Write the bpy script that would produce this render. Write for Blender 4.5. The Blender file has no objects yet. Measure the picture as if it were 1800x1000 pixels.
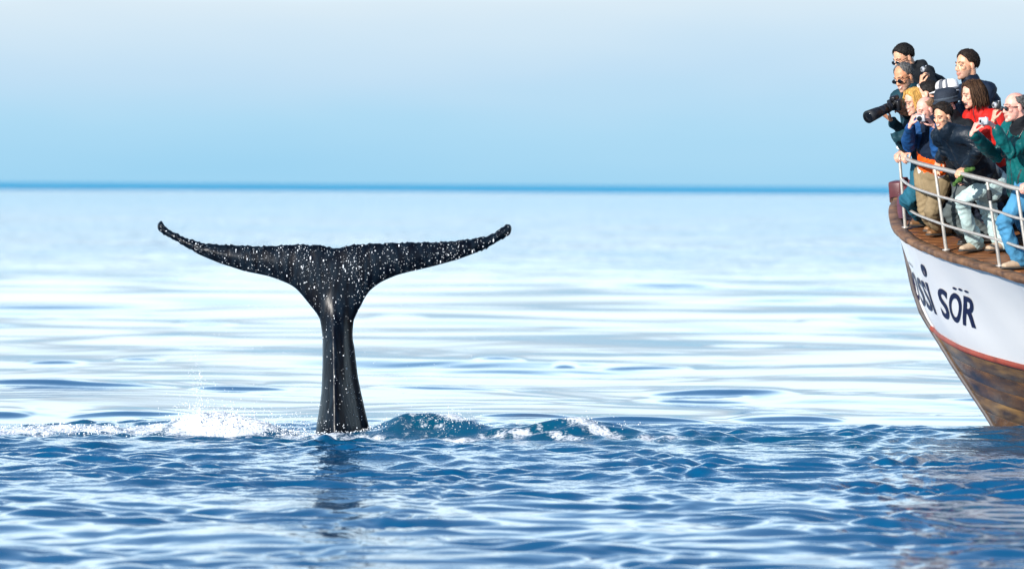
import bpy, bmesh, math, random
import numpy as np
from math import radians, sin, cos, pi, atan, sqrt
from mathutils import Vector, Matrix
from mathutils.geometry import delaunay_2d_cdt
rng = np.random.default_rng(7)
random.seed(7)
S = bpy.context.scene
C = S.collection

# ---------------------------------------------------------------- camera
LENS = 150.0
EYE = 2.3
PITCH = atan(175 / 1800 * 36 / LENS)
ROLL = radians(0.32)
_f = Vector((0, cos(PITCH), -sin(PITCH)))
_r0 = Vector((1, 0, 0))
_u0 = _r0.cross(_f)
_r = _r0 * cos(ROLL) + _u0 * sin(ROLL)
_u = _u0 * cos(ROLL) - _r0 * sin(ROLL)
cam_data = bpy.data.cameras.new('camera')
cam = bpy.data.objects.new('camera', cam_data)
C.objects.link(cam)
mw = Matrix((_r, _u, -_f)).transposed().to_4x4()
mw.translation = (0, 0, EYE)
cam.matrix_world = mw
cam_data.lens = LENS
cam_data.sensor_width = 36
cam_data.clip_start = 0.5
cam_data.clip_end = 60000
cam_data.dof.use_dof = True
cam_data.dof.focus_distance = 39.0
cam_data.dof.aperture_fstop = 2.0
S.camera = cam

# ---------------------------------------------------------------- sky, sun, exposure
SUN_EL = radians(18)
SUN_DIR = Vector((-0.62, -0.78, 0)).normalized() * cos(SUN_EL) + Vector((0, 0, sin(SUN_EL)))
world = bpy.data.worlds.new('World')
S.world = world
world.use_nodes = True
nt = world.node_tree
nt.nodes.clear()
N = nt.nodes.new
L = nt.links.new
sky = N('ShaderNodeTexSky')
sky.sky_type = 'NISHITA'
sky.sun_disc = False
sky.sun_elevation = SUN_EL
sky.sun_rotation = math.atan2(SUN_DIR.x, SUN_DIR.y)
sky.air_density = 1.0
sky.dust_density = 0.3
sky.ozone_density = 2.5
bg1 = N('ShaderNodeBackground'); bg1.inputs[1].default_value = 0.15
L(sky.outputs[0], bg1.inputs[0])
tc = N('ShaderNodeTexCoord')
sep = N('ShaderNodeSeparateXYZ'); L(tc.outputs['Generated'], sep.inputs[0])
mp = N('ShaderNodeMapping'); mp.inputs['Scale'].default_value = (5, 5, 22)
L(tc.outputs['Generated'], mp.inputs[0])
nz = N('ShaderNodeTexNoise'); nz.inputs['Scale'].default_value = 1.6; nz.inputs['Detail'].default_value = 3
L(mp.outputs[0], nz.inputs['Vector'])
m1 = N('ShaderNodeMath'); m1.operation = 'MULTIPLY_ADD'
L(nz.outputs[0], m1.inputs[0]); m1.inputs[1].default_value = 0.022; m1.inputs[2].default_value = -0.011
m2 = N('ShaderNodeMath'); m2.operation = 'ADD'
L(sep.outputs['Z'], m2.inputs[0]); L(m1.outputs[0], m2.inputs[1])
m3 = N('ShaderNodeMath'); m3.operation = 'DIVIDE'; m3.use_clamp = True
L(m2.outputs[0], m3.inputs[0]); m3.inputs[1].default_value = 0.25
cr = N('ShaderNodeValToRGB')
el = cr.color_ramp.elements
K = 1 / 1.7
VEIL = [(0.0, (.235, .445, .60)), (0.05, (.285, .475, .61)), (0.10, (.36, .50, .615)), (0.17, (.47, .56, .625)),
        (0.30, (.88, 1.07, 1.17)), (0.5, (1.12, 1.38, 1.52)), (1.0, (.95, 1.3, 1.55))]
while len(el) < len(VEIL):
    el.new(0.5)
for e, (p_, c_) in zip(el, VEIL):
    e.position = p_
    e.color = (c_[0] * K, c_[1] * K, c_[2] * K, 1)
L(m3.outputs[0], cr.inputs[0])
bg2 = N('ShaderNodeBackground'); bg2.inputs[1].default_value = 1.7
L(cr.outputs[0], bg2.inputs[0])
mr = N('ShaderNodeMapRange'); mr.interpolation_type = 'SMOOTHSTEP'
L(sep.outputs['Z'], mr.inputs[0])
mr.inputs[1].default_value = 0.10; mr.inputs[2].default_value = 0.24
mr.inputs[3].default_value = 1.0; mr.inputs[4].default_value = 0.0
mx = N('ShaderNodeMixShader')
L(mr.outputs[0], mx.inputs[0]); L(bg1.outputs[0], mx.inputs[1]); L(bg2.outputs[0], mx.inputs[2])
wo = N('ShaderNodeOutputWorld'); L(mx.outputs[0], wo.inputs[0])

sun_data = bpy.data.lights.new('sun', 'SUN')
sun_data.energy = 5.0
sun_data.angle = radians(0.5)
sun_data.color = (1.0, 0.95, 0.88)
sun = bpy.data.objects.new('sun', sun_data)
C.objects.link(sun)
sun.rotation_euler = SUN_DIR.to_track_quat('Z', 'Y').to_euler()
sun.location = SUN_DIR * 50

S.view_settings.view_transform = 'Standard'
S.view_settings.look = 'None'
S.view_settings.exposure = 0.58
S.view_settings.gamma = 1.0
S.view_settings.use_curve_mapping = False

# ---------------------------------------------------------------- helpers
def P(px, py, Y):
    """world point seen at photo pixel (px, py) at distance Y (used to read positions off the photograph)"""
    k = 36 / LENS / 1800
    d = _f + _r * ((px - 900) * k) - _u * ((py - 500) * k)
    return Vector((0, 0, EYE)) + d * (Y / d.y)

def tag(o, label=None, cat=None, group=None, kind=None):
    if label: o['label'] = label
    if cat: o['category'] = cat
    if group: o['group'] = group
    if kind: o['kind'] = kind
    return o

def empty(name, loc, label=None, cat=None, group=None):
    o = bpy.data.objects.new(name, None)
    o.empty_display_size = 0.1
    C.objects.link(o)
    o.location = loc
    return tag(o, label, cat, group)

def smooth(me, flag=True):
    me.polygons.foreach_set('use_smooth', [flag] * len(me.polygons))

def new_mesh(name, verts, faces, mats, sm=True, idx=None):
    me = bpy.data.meshes.new(name)
    me.from_pydata([tuple(v) for v in verts], [], [tuple(f) for f in faces])
    for m in (mats if isinstance(mats, (list, tuple)) else [mats]):
        me.materials.append(m)
    if idx is not None:
        me.polygons.foreach_set('material_index', np.asarray(idx, dtype=np.int32))
    smooth(me, sm)
    me.update()
    return me

def link(name, me, parent=None):
    """link a mesh given in world coordinates; its origin goes to its parent's origin (or stays at 0)"""
    o = bpy.data.objects.new(name, me)
    C.objects.link(o)
    if parent is not None:
        root = parent
        off = Vector((0, 0, 0))
        while root is not None:
            off += root.location
            root = root.parent
        me.transform(Matrix.Translation(-off))
        o.parent = parent
    return o

def obj(name, verts, faces, mats, parent=None, sm=True, idx=None):
    return link(name, new_mesh(name, verts, faces, mats, sm, idx), parent)

def solo(name, verts, faces, mats, base, sm=True, idx=None):
    """a top-level single-mesh thing with its origin at base"""
    me = new_mesh(name, verts, faces, mats, sm, idx)
    me.transform(Matrix.Translation(-Vector(base)))
    o = bpy.data.objects.new(name, me)
    C.objects.link(o)
    o.location = base
    return o

class Geo:
    def __init__(s): s.v = []; s.f = []; s.m = []
    def add(s, v, f, m=0):
        n = len(s.v)
        s.v += [tuple(p) for p in v]
        s.f += [tuple(i + n for i in q) for q in f]
        s.m += [m] * len(f)
    def loft(s, pts, rx, ry=None, side=None, n=14, round_=True, m=0):
        """tube through pts; rx radius along the side vector, ry across it"""
        pts = [Vector(p) for p in pts]
        k = len(pts)
        rx = [rx] * k if not hasattr(rx, '__len__') else list(rx)
        ry = rx if ry is None else ([ry] * k if not hasattr(ry, '__len__') else list(ry))
        if round_:
            d0 = (pts[0] - pts[1]).normalized(); d1 = (pts[-1] - pts[-2]).normalized()
            A = []; RX = []; RY = []
            for t in (1.0, .8, .45):
                q = sqrt(max(0, 1 - t * t)) if t < 1 else .05
                A.append(pts[0] + d0 * min(rx[0], ry[0]) * t); RX.append(rx[0] * q); RY.append(ry[0] * q)
            B = []; SX = []; SY = []
            for t in (.45, .8, 1.0):
                q = sqrt(max(0, 1 - t * t)) if t < 1 else .05
                B.append(pts[-1] + d1 * min(rx[-1], ry[-1]) * t); SX.append(rx[-1] * q); SY.append(ry[-1] * q)
            pts = A + pts + B; rx = RX + rx + SX; ry = RY + ry + SY
        k = len(pts)
        v = []
        for i in range(k):
            d = (pts[min(i + 1, k - 1)] - pts[max(i - 1, 0)])
            d = d.normalized() if d.length > 1e-9 else Vector((0, 0, 1))
            if side is None:
                a = d.orthogonal().normalized() if i == 0 else (prev - d * prev.dot(d)).normalized()
            else:
                a = Vector(side); a = (a - d * a.dot(d)).normalized()
            prev = a
            b = d.cross(a)
            for j in range(n):
                t = 2 * pi * j / n
                v.append(pts[i] + a * (rx[i] * cos(t)) + b * (ry[i] * sin(t)))
        f = []
        for i in range(k - 1):
            for j in range(n):
                j2 = (j + 1) % n
                f.append((i * n + j, i * n + j2, (i + 1) * n + j2, (i + 1) * n + j))
        f.append(tuple(range(n))[::-1]); f.append(tuple((k - 1) * n + j for j in range(n)))
        s.add(v, f, m)
        return s
    def ell(s, c, r, axes=None, n=16, m=0):
        c = Vector(c)
        ax = axes or (Vector((1, 0, 0)), Vector((0, 1, 0)), Vector((0, 0, 1)))
        v = [c + ax[2] * r[2]]; f = []
        h = n // 2
        for i in range(1, h):
            a = pi * i / h
            for j in range(n):
                t = 2 * pi * j / n
                v.append(c + ax[0] * (r[0] * sin(a) * cos(t)) + ax[1] * (r[1] * sin(a) * sin(t)) + ax[2] * (r[2] * cos(a)))
        v.append(c - ax[2] * r[2])
        for j in range(n):
            f.append((0, 1 + j, 1 + (j + 1) % n))
        for i in range(h - 2):
            for j in range(n):
                j2 = (j + 1) % n
                f.append((1 + i * n + j, 1 + (i + 1) * n + j, 1 + (i + 1) * n + j2, 1 + i * n + j2))
        b = 1 + (h - 2) * n
        for j in range(n):
            f.append((len(v) - 1, b + (j + 1) % n, b + j))
        s.add(v, f, m)
        return s
    def box(s, c, h, axes=None, bev=0.0, m=0):
        c = Vector(c)
        ax = axes or (Vector((1, 0, 0)), Vector((0, 1, 0)), Vector((0, 0, 1)))
        bm = bmesh.new()
        bmesh.ops.create_cube(bm, size=2)
        for v in bm.verts:
            v.co = Vector((v.co.x * h[0], v.co.y * h[1], v.co.z * h[2]))
        if bev:
            bmesh.ops.bevel(bm, geom=bm.edges[:], offset=bev, segments=2, affect='EDGES', profile=.5)
        bm.verts.index_update()
        s.add([c + ax[0] * v.co.x + ax[1] * v.co.y + ax[2] * v.co.z for v in bm.verts],
              [tuple(v.index for v in fc.verts) for fc in bm.faces], m)
        bm.free()
        return s
    def obj(s, name, mats, parent=None, sm=True):
        return obj(name, s.v, s.f, mats, parent, sm, s.m if isinstance(mats, (list, tuple)) else None)

def remesh(geo, voxel, smooth_it=3, ratio=None):
    """one continuous surface round all the shapes in geo: returns a new mesh in world coordinates"""
    vs = np.array([tuple(v) for v in geo.v])
    ctr = vs.mean(axis=0)
    me = bpy.data.meshes.new('tmp')
    me.from_pydata([tuple(v) for v in (vs - ctr)], [], geo.f)
    o = bpy.data.objects.new('tmp', me)
    C.objects.link(o)
    r = o.modifiers.new('r', 'REMESH'); r.mode = 'VOXEL'; r.voxel_size = voxel; r.use_smooth_shade = True
    if smooth_it:
        sm_ = o.modifiers.new('s', 'SMOOTH'); sm_.factor = 0.5; sm_.iterations = smooth_it
    if ratio:
        d = o.modifiers.new('d', 'DECIMATE'); d.ratio = ratio
    dg = bpy.context.evaluated_depsgraph_get()
    out = bpy.data.meshes.new_from_object(o.evaluated_get(dg))
    bpy.data.objects.remove(o)
    bpy.data.meshes.remove(me)
    out.transform(Matrix.Translation(Vector(ctr)))
    out.materials.clear()
    smooth(out)
    return out

def mco(me):
    a = np.empty(len(me.vertices) * 3, dtype=np.float32); me.vertices.foreach_get('co', a)
    return a.reshape(-1, 3)
def mno(me):
    a = np.empty(len(me.vertices) * 3, dtype=np.float32); me.vertices.foreach_get('normal', a)
    return a.reshape(-1, 3)
def setco(me, a):
    me.vertices.foreach_set('co', np.ascontiguousarray(a, dtype=np.float32).ravel()); me.update()
def fcen(me):
    a = np.empty(len(me.polygons) * 3, dtype=np.float32); me.polygons.foreach_get('center', a)
    return a.reshape(-1, 3)

def folds(p, seed, freq=14.0, sharp=False):
    """smooth random fold pattern in space, -1..1"""
    r = np.random.default_rng(seed)
    w = np.zeros_like(p)
    for _ in range(3):
        k = r.normal(size=3) * 5
        w += np.sin(p @ k + r.uniform(0, 6.3))[:, None] * r.normal(size=3) * 0.035
    q = p + w
    out = np.zeros(len(p))
    for i in range(5):
        k = r.normal(size=3); k /= np.linalg.norm(k)
        out += np.sin(q @ (k * freq * r.uniform(.6, 2.2)) + r.uniform(0, 6.3)) * r.uniform(.5, 1)
    out /= 2.4
    if sharp:
        return 1 - 2 * np.abs(out) ** .7
    return np.sign(out) * np.abs(out) ** .8

# ---------------------------------------------------------------- materials
def mat(name, col, rough=.6, var=.25, scale=12., bump=0., bscale=40., metal=0., spec=.5, coat=0., stretch=(1, 1, 1), col2=None, sss=0., detail=4):
    m = bpy.data.materials.new(name)
    m.use_nodes = True
    t = m.node_tree; n = t.nodes; b = n['Principled BSDF']
    b.inputs['Roughness'].default_value = rough
    b.inputs['Metallic'].default_value = metal
    b.inputs['Specular IOR Level'].default_value = spec
    b.inputs['Coat Weight'].default_value = coat
    if sss:
        b.inputs['Subsurface Weight'].default_value = sss
        b.inputs['Subsurface Radius'].default_value = (.012, .005, .003)
        b.inputs['Subsurface Scale'].default_value = 1.0
    tcn = n.new('ShaderNodeTexCoord')
    mpn = n.new('ShaderNodeMapping'); mpn.inputs['Scale'].default_value = stretch
    t.links.new(tcn.outputs['Object'], mpn.inputs[0])
    nzn = n.new('ShaderNodeTexNoise'); nzn.inputs['Scale'].default_value = scale; nzn.inputs['Detail'].default_value = detail
    t.links.new(mpn.outputs[0], nzn.inputs['Vector'])
    rmp = n.new('ShaderNodeValToRGB')
    c2 = col2 or tuple(max(0, c * (1 - var)) for c in col)
    c1 = col if col2 else tuple(c * (1 + var) for c in col)
    rmp.color_ramp.elements[0].color = (*c2, 1); rmp.color_ramp.elements[0].position = .32
    rmp.color_ramp.elements[1].color = (*c1, 1); rmp.color_ramp.elements[1].position = .68
    t.links.new(nzn.outputs[0], rmp.inputs[0])
    t.links.new(rmp.outputs[0], b.inputs['Base Color'])
    if bump:
        n2 = n.new('ShaderNodeTexNoise'); n2.inputs['Scale'].default_value = bscale; n2.inputs['Detail'].default_value = 3
        t.links.new(mpn.outputs[0], n2.inputs['Vector'])
        bp = n.new('ShaderNodeBump'); bp.inputs['Strength'].default_value = bump; bp.inputs['Distance'].default_value = .01
        t.links.new(n2.outputs[0], bp.inputs['Height'])
        t.links.new(bp.outputs[0], b.inputs['Normal'])
    return m

# ================================================================ SEA
def axis(parts):
    out = []
    for a, b, d in parts:
        out += list(np.arange(a, b, d))
    return out
ys = axis([(25.4, 46, .045)])
d = .045
y = ys[-1]
while y < 450:
    d *= 1.008; y += d; ys.append(y)
while y < 26000:
    d *= 1.06; y += d; ys.append(y)
lo = []; y = 25.4; d = .06
while y > -300:
    d *= 1.08 if y < 22 else 1.0; y -= d; lo.append(y)
ys = np.array(lo[::-1] + ys)
xs = list(np.arange(-6.6, 6.6, .032)); d = .032; x = xs[-1]; hi = []
while x < 12000:
    d *= 1.07; x += d; hi.append(x)
xs = np.array([-q for q in hi[::-1]] + xs + hi)
X, Y = np.meshgrid(xs, ys)
DX = np.gradient(xs)[None, :] + 0 * X
DY = np.gradient(ys)[:, None] + 0 * X
SP = np.maximum(DX, DY)

def sstep(a, b, t):
    t = np.clip((t - a) / (b - a), 0, 1)
    return t * t * (3 - 2 * t)

def lowfreq(X, Y, lam, seed, n=9):
    r = np.random.default_rng(seed)
    o = np.zeros_like(X)
    for _ in range(n):
        th = r.uniform(0, 2 * pi); k = 2 * pi / (lam * r.uniform(.6, 1.7))
        o += np.sin(k * (X * cos(th) + Y * sin(th)) + r.uniform(0, 2 * pi))
    return o / sqrt(n / 2)

def waves(X, Y, lam0, lam1, n, spread, seed):
    """sum of sine waves of unit rms slope; crests mostly across the view"""
    r = np.random.default_rng(seed)
    wx = lowfreq(X, Y, lam1 * 4, seed + 50, 5) * lam1 * .25
    wy = lowfreq(X, Y, lam1 * 4, seed + 51, 5) * lam1 * .25
    o = np.zeros_like(X)
    for _ in range(n):
        lam = lam0 * (lam1 / lam0) ** r.uniform()
        th = pi / 2 + r.normal() * spread
        k = 2 * pi / lam
        fade = np.clip((lam / SP - 3.0) / 2.5, 0, 1)
        o += fade * np.sin(k * ((X + wx) * cos(th) + (Y + wy) * sin(th)) + r.uniform(0, 2 * pi)) / k
    return o * sqrt(2 / n)

edge = Y + .5 * lowfreq(X, Y, 5, 3) * .5
zB = sstep(29.5, 33.5, edge) * (1 - sstep(40.2, 41.4, Y + .12 * lowfreq(X, Y, 2.5, 4)))
zC = sstep(40.3, 41.6, Y)
zA = np.clip(1 - zB - zC, 0, 1)
patch = .5 + .5 * np.clip(lowfreq(X, Y, 3.0, 11) * .8, -1, 1)
fadefar = np.clip(1 - (Y - 60) / 500, .3, 1)
rough_ = 1 + (.55 * zA + .12 * zB) * sstep(.5, 3.6, X) 
rough_ = rough_ * (1 - .45 * sstep(38.6, 40.0, Y) * (1 - zC))
Z0 = waves(X, Y, 6, 16, 12, .3, 20) * (.016 * zC)
Z = Z0 + waves(X, Y, 2.2, 5.0, 16, .35, 21) * (.016 * zA + .016 * zB + .024 * zC * fadefar)
Z += waves(X, Y, .42, 1.2, 34, .5, 22) * rough_ * (.080 * zA * (.5 + .8 * patch) + .085 * zB * (.6 + .6 * patch) + .011 * zC)
Z += waves(X, Y, .15, .5, 40, .6, 23) * rough_ * (.125 * zA * (.45 + .6 * patch) + .23 * zB * (.5 + .7 * patch) + .0035 * zC)
# sharpen the chop a little (crests narrower than troughs)
Z += zB * np.minimum(3.5 * np.maximum(Z, 0) ** 2, .02)

def sea_y(py):        # distance at which flat water shows at photo row py (mid picture)
    return EYE / ((py - 326) * 36 / LENS / 1800)
def world_x(px, Yd):
    return (px - 900) * 36 / LENS / 1800 * Yd

def crest(px0, px1, py, amp, w, slope=0.0):
    """one low wave crest seen between photo columns px0..px1 at row py"""
    global Z
    Yd = sea_y(py)
    x0, x1 = world_x(px0, Yd), world_x(px1, Yd)
    xc, hw = (x0 + x1) / 2, (x1 - x0) / 2
    t = np.clip(1 - ((X - xc) / hw) ** 2, 0, 1) ** .7
    yy = Y - Yd - slope * (X - xc) - .10 * np.sin((X - xc) * 2.6 + px0) - .05 * np.sin((X - xc) * 6.1 + px1)
    ww = np.where(yy < 0, w * .65, w * 2.6)
    Z = Z + amp * .85 * t ** 1.2 * np.exp(-(yy / ww) ** 2)

for args in [(-80, 330, 684, .060, .36, -.35), (330, 520, 692, .040, .30), (460, 590, 677, .030, .35), (640, 910, 687, .036, .35, -.2), (690, 860, 680, .03, .4),
             (1130, 1410, 690, .060, .42), (1110, 1330, 700, .035, .3), (1280, 1490, 734, .055, .35, .15), (1640, 1740, 724, .03, .3),
             (120, 330, 733, .045, .3), (-40, 60, 731, .04, .3), (830, 1020, 737, .05, .28), (1000, 1260, 741, .05, .25, -.1),
             (195, 290, 636, .04, .35), (45, 150, 645, .04, .35), (825, 930, 637, .05, .35, -.5), (970, 1020, 646, .04, .35),
             (1050, 1225, 652, .045, .35), 
             (300, 420, 575, .03, .5), (1400, 1520, 560, .04, .6), (150, 420, 600, .025, .5),
             (640, 760, 560, .03, .6), (1230, 1420, 610, .03, .5), (60, 260, 560, .03, .6), (1650, 1900, 700, .03, .3)]:
    crest(*args)

def bump(px, py, Yd, sx, sy, amp, rot=0.0):
    global Z
    x0 = world_x(px, Yd)
    u = (X - x0) * cos(rot) + (Y - Yd) * sin(rot)
    v = -(X - x0) * sin(rot) + (Y - Yd) * cos(rot)
    Z = Z + amp * np.exp(-(u / sx) ** 2 - (v / sy) ** 2)

# wave thrown up beside the tail, and the wash around it
bump(742, 0, 39.35, .40, .30, .20)
bump(690, 0, 39.1, .28, .30, .06)
bump(815, 0, 39.2, .22, .30, .10)
bump(1010, 0, 38.9, .42, .34, .13, -.3)
bump(900, 0, 39.0, .4, .3, .09, -.2)
bump(1110, 0, 38.9, .5, .3, .06, -.2)
bump(385, 0, 39.3, .40, .28, .17)
bump(450, 0, 39.2, .3, .25, .06)
bump(320, 0, 39.3, .25, .25, .04)
bump(120, 0, 39.4, .9, .3, .05)
bump(590, 0, 38.9, .45, .25, .04)
# long smooth wash running on towards the boat
rg = sstep(.4, 1.4, X) * (1 - sstep(5.4, 9, X))
Z += rg * (.040 * np.exp(-((Y - 40.35 + .28 * (X - 2.5) * .35) / .34) ** 2) + .025 * np.exp(-((Y - 39.2 + .12 * X) / .3) ** 2))
Z += .02 * np.exp(-((Y - 40.5 - .1 * np.sin(X * 1.3)) / .3) ** 2) * (1 - sstep(-1.9, -.9, X)) * sstep(-9, -6, X)

# where it froths: per-vertex density, broken up in the material
foam = np.zeros_like(X); teal = np.zeros_like(X)
def froth(px, Yd, sx, sy, a, rot=0.0, tl=.6):
    global foam, teal
    x0 = world_x(px, Yd)
    u = (X - x0) * cos(rot) + (Y - Yd) * sin(rot); v = -(X - x0) * sin(rot) + (Y - Yd) * cos(rot)
    g = np.exp(-(u / sx) ** 2 - (v / sy) ** 2)
    foam = np.maximum(foam, a * g)
    teal = np.maximum(teal, tl * np.exp(-(u / sx / 1.6) ** 2 - (v / sy / 1.8) ** 2))
froth(385, 39.2, .50, .42, 1.9)
froth(150, 39.2, .95, .4, 1.15, .06)
froth(20, 38.95, .6, .35, 1.2, .1)
froth(60, 40.1, 1.0, .4, .66)
froth(260, 39.4, .6, .5, 1.15)
froth(555, 38.85, .45, .45, 1.05)
froth(640, 38.6, .4, .3, 1.05, -.25)
froth(745, 39.15, .5, .45, .60)
froth(805, 39.3, .15, .25, 1.15)
froth(790, 38.5, .45, .25, 1.08, .12)
froth(700, 38.3, .3, .2, .8)
froth(1000, 39.1, .12, .45, .98, .75)
froth(1045, 38.75, .15, .6, 1.02, .75)
froth(985, 38.55, .10, .5, .98, .85)
froth(940, 38.9, .08, .5, .55, .8)
froth(1160, 38.5, .5, .2, .85, .1)
froth(900, 38.7, .5, .2, .9, .1)
froth(1460, 37.9, 1.6, .9, .33, 0, .35)
froth(300, 38.2, 1.2, .5, .36, 0, .3)
froth(1250, 37.2, .8, .3, .34, 0, .2)
# churned lumps where it froths
Z += np.minimum(foam, 1) * .05 * waves(X, Y, .12, .35, 20, 1.5, 31) * 6

n_r, n_c = X.shape
co = np.empty((n_r * n_c, 3), dtype=np.float32)
co[:, 0] = X.ravel(); co[:, 1] = Y.ravel(); co[:, 2] = Z.ravel()
idx = np.arange(n_r * n_c).reshape(n_r, n_c)
quads = np.stack([idx[:-1, :-1], idx[:-1, 1:], idx[1:, 1:], idx[1:, :-1]], axis=-1).reshape(-1, 4).astype(np.int32)
sea_me = bpy.data.meshes.new('sea')
sea_me.vertices.add(len(co)); sea_me.vertices.foreach_set('co', co.ravel())
sea_me.loops.add(quads.size); sea_me.loops.foreach_set('vertex_index', quads.ravel())
sea_me.polygons.add(len(quads))
sea_me.polygons.foreach_set('loop_start', np.arange(0, quads.size, 4, dtype=np.int32))
sea_me.polygons.foreach_set('use_smooth', np.ones(len(quads), dtype=bool))
sea_me.update(calc_edges=True)
for nm, arr in (('foam', foam), ('teal', teal), ('chop', zB * .22 + .03 * zA + .01 * zC)):
    at = sea_me.attributes.new(nm, 'FLOAT', 'POINT')
    at.data.foreach_set('value', arr.ravel().astype(np.float32))
zinterp_Y, zinterp_X, zinterp_Z = ys, xs, Z
def sea_z(x, y):
    i = int(np.clip(np.searchsorted(ys, y), 1, len(ys) - 1)); j = int(np.clip(np.searchsorted(xs, x), 1, len(xs) - 1))
    return float(Z[i, j])

m = bpy.data.materials.new('sea_water')
m.use_nodes = True
t = m.node_tree; n = t.nodes; lk = t.links.new
pb = n['Principled BSDF']
out = n['Material Output']
pb.inputs['IOR'].default_value = 1.333
tcn = n.new('ShaderNodeTexCoord')
sx = n.new('ShaderNodeSeparateXYZ'); lk(tcn.outputs['Object'], sx.inputs[0])
def attr(nm):
    a = n.new('ShaderNodeAttribute'); a.attribute_name = nm; return a.outputs['Fac']
def math_(op, a, b=None, c=None, clamp=False):
    q = n.new('ShaderNodeMath'); q.operation = op; q.use_clamp = clamp
    for i, v in enumerate((a, b, c)):
        if v is None: continue
        if isinstance(v, (int, float)): q.inputs[i].default_value = v
        else: lk(v, q.inputs[i])
    return q.outputs[0]
def noise(scale, detail=3, stretch=(1, 1, 1), rough=.5):
    mpn = n.new('ShaderNodeMapping'); mpn.inputs['Scale'].default_value = stretch; lk(tcn.outputs['Object'], mpn.inputs[0])
    q = n.new('ShaderNodeTexNoise'); q.inputs['Scale'].default_value = scale; q.inputs['Detail'].default_value = detail
    q.inputs['Roughness'].default_value = rough
    lk(mpn.outputs[0], q.inputs['Vector']); return q.outputs[0]
def maprange(v, a, b, c=0., d_=1.):
    q = n.new('ShaderNodeMapRange'); q.interpolation_type = 'SMOOTHSTEP'; lk(v, q.inputs[0])
    for i, k in enumerate((a, b, c, d_)): q.inputs[i + 1].default_value = k
    return q.outputs[0]
def mixc(f, a, b):
    q = n.new('ShaderNodeMix'); q.data_type = 'RGBA'
    if isinstance(f, (int, float)): q.inputs[0].default_value = f
    else: lk(f, q.inputs[0])
    for i, v in ((6, a), (7, b)):
        if isinstance(v, tuple): q.inputs[i].default_value = (*v, 1)
        else: lk(v, q.inputs[i])
    return q.outputs[2]
# far off the water is windblown, with horizon haze painted into its colour
wind_haze = maprange(math_('ADD', sx.outputs['Y'], math_('MULTIPLY', math_('SUBTRACT', noise(.004, 2, (1, .25, 1)), .5), 1500.)), 900, 1700)
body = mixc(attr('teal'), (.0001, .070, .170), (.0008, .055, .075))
body = mixc(wind_haze, body, (.05, .37, .57))
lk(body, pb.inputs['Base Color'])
lk(math_('MULTIPLY_ADD', wind_haze, .6, .035), pb.inputs['Roughness'])
lk(math_('MULTIPLY_ADD', wind_haze, -.46, .5), pb.inputs['Specular IOR Level'])
chop = attr('chop')
h = math_('ADD', math_('MULTIPLY', noise(9., 3, (1, .8, 1)), chop), math_('MULTIPLY', noise(26., 2), math_('MULTIPLY', chop, .3)))
bp = n.new('ShaderNodeBump'); bp.inputs['Strength'].default_value = 1.0; bp.inputs['Distance'].default_value = .05
lk(h, bp.inputs['Height'])
# broad ripples for the water too far off to be modelled wave by wave
farw = maprange(sx.outputs['Y'], 70, 170)
h2 = math_('MULTIPLY', math_('MULTIPLY', noise(.8, 3, (.5, 1, 1)), farw), math_('SUBTRACT', 1.0, wind_haze))
bp2 = n.new('ShaderNodeBump'); bp2.inputs['Strength'].default_value = 1.0; bp2.inputs['Distance'].default_value = .2
lk(h2, bp2.inputs['Height']); lk(bp.outputs[0], bp2.inputs['Normal'])
lk(bp2.outputs[0], pb.inputs['Normal'])
# froth
fo = attr('foam')
fn = math_('ADD', math_('MULTIPLY', noise(9., 7, (1, .55, 1), .72), .72), math_('MULTIPLY', noise(38., 4), .28))
ff = maprange(math_('ADD', fo, math_('MULTIPLY_ADD', fn, 3.4, -1.7)), .5, 1.1)
fb = n.new('ShaderNodeBsdfPrincipled')
fb.inputs['Base Color'].default_value = (.76, .79, .82, 1); fb.inputs['Roughness'].default_value = .7
bp3 = n.new('ShaderNodeBump'); bp3.inputs['Distance'].default_value = .04; lk(fn, bp3.inputs['Height']); lk(bp3.outputs[0], fb.inputs['Normal'])
mxs = n.new('ShaderNodeMixShader'); lk(ff, mxs.inputs[0]); lk(pb.outputs[0], mxs.inputs[1]); lk(fb.outputs[0], mxs.inputs[2])
lk(mxs.outputs[0], out.inputs[0])
SEA_MAT = m
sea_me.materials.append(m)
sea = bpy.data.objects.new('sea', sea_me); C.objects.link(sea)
tag(sea, kind='structure')

# ================================================================ WHALE
WY = 39.5
top = [(275,391),(282,389),(289,400),(301,408),(315,414),(330,420),(346,425),(365,429),(385,430),(407,431),(429,432),(457,433),(486,432),(515,430),(544,430),(560,431),(574,433),(583,435),(590,438),(597,436),(605,433),(620,430),(640,429),(662,428),(693,427),(724,426),(755,426),(786,425),(808,423),(830,420),(845,418),(856,415),(868,410),(878,404),(886,396),(892,393),(897,394)]
rt = [(900,402),(897,412),(888,418),(874,426),(860,434),(847,441),(825,449),(803,457),(781,463),(759,469),(737,474),(715,479),(697,484),(680,491),(668,497),(658,504),(648,513),(641,524),(634,538),(627,551),(622,562),(620,580),(620,595),(623,610),(626,635),(629,660),(634,685),(639,707),(643,725),(648,745),(652,765),(654,790),(655,830)]
lf = [(552,830),(553,790),(555,765),(557,745),(560,728),(563,708),(565,690),(566,668),(567,640),(567,615),(567,595),(565,577),(562,560),(556,550),(548,540),(539,529),(530,518),(524,511),(517,505),(509,500),(500,496),(485,490),(469,485),(449,481),(429,477),(407,470),(385,463),(365,455),(346,447),(330,438),(315,429),(301,421),(288,414),(279,410),(274,404),(273,397)]
poly = [P(x, y, WY) for x, y in top + rt + lf]
poly = [(p.x, p.z) for p in poly]
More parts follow.
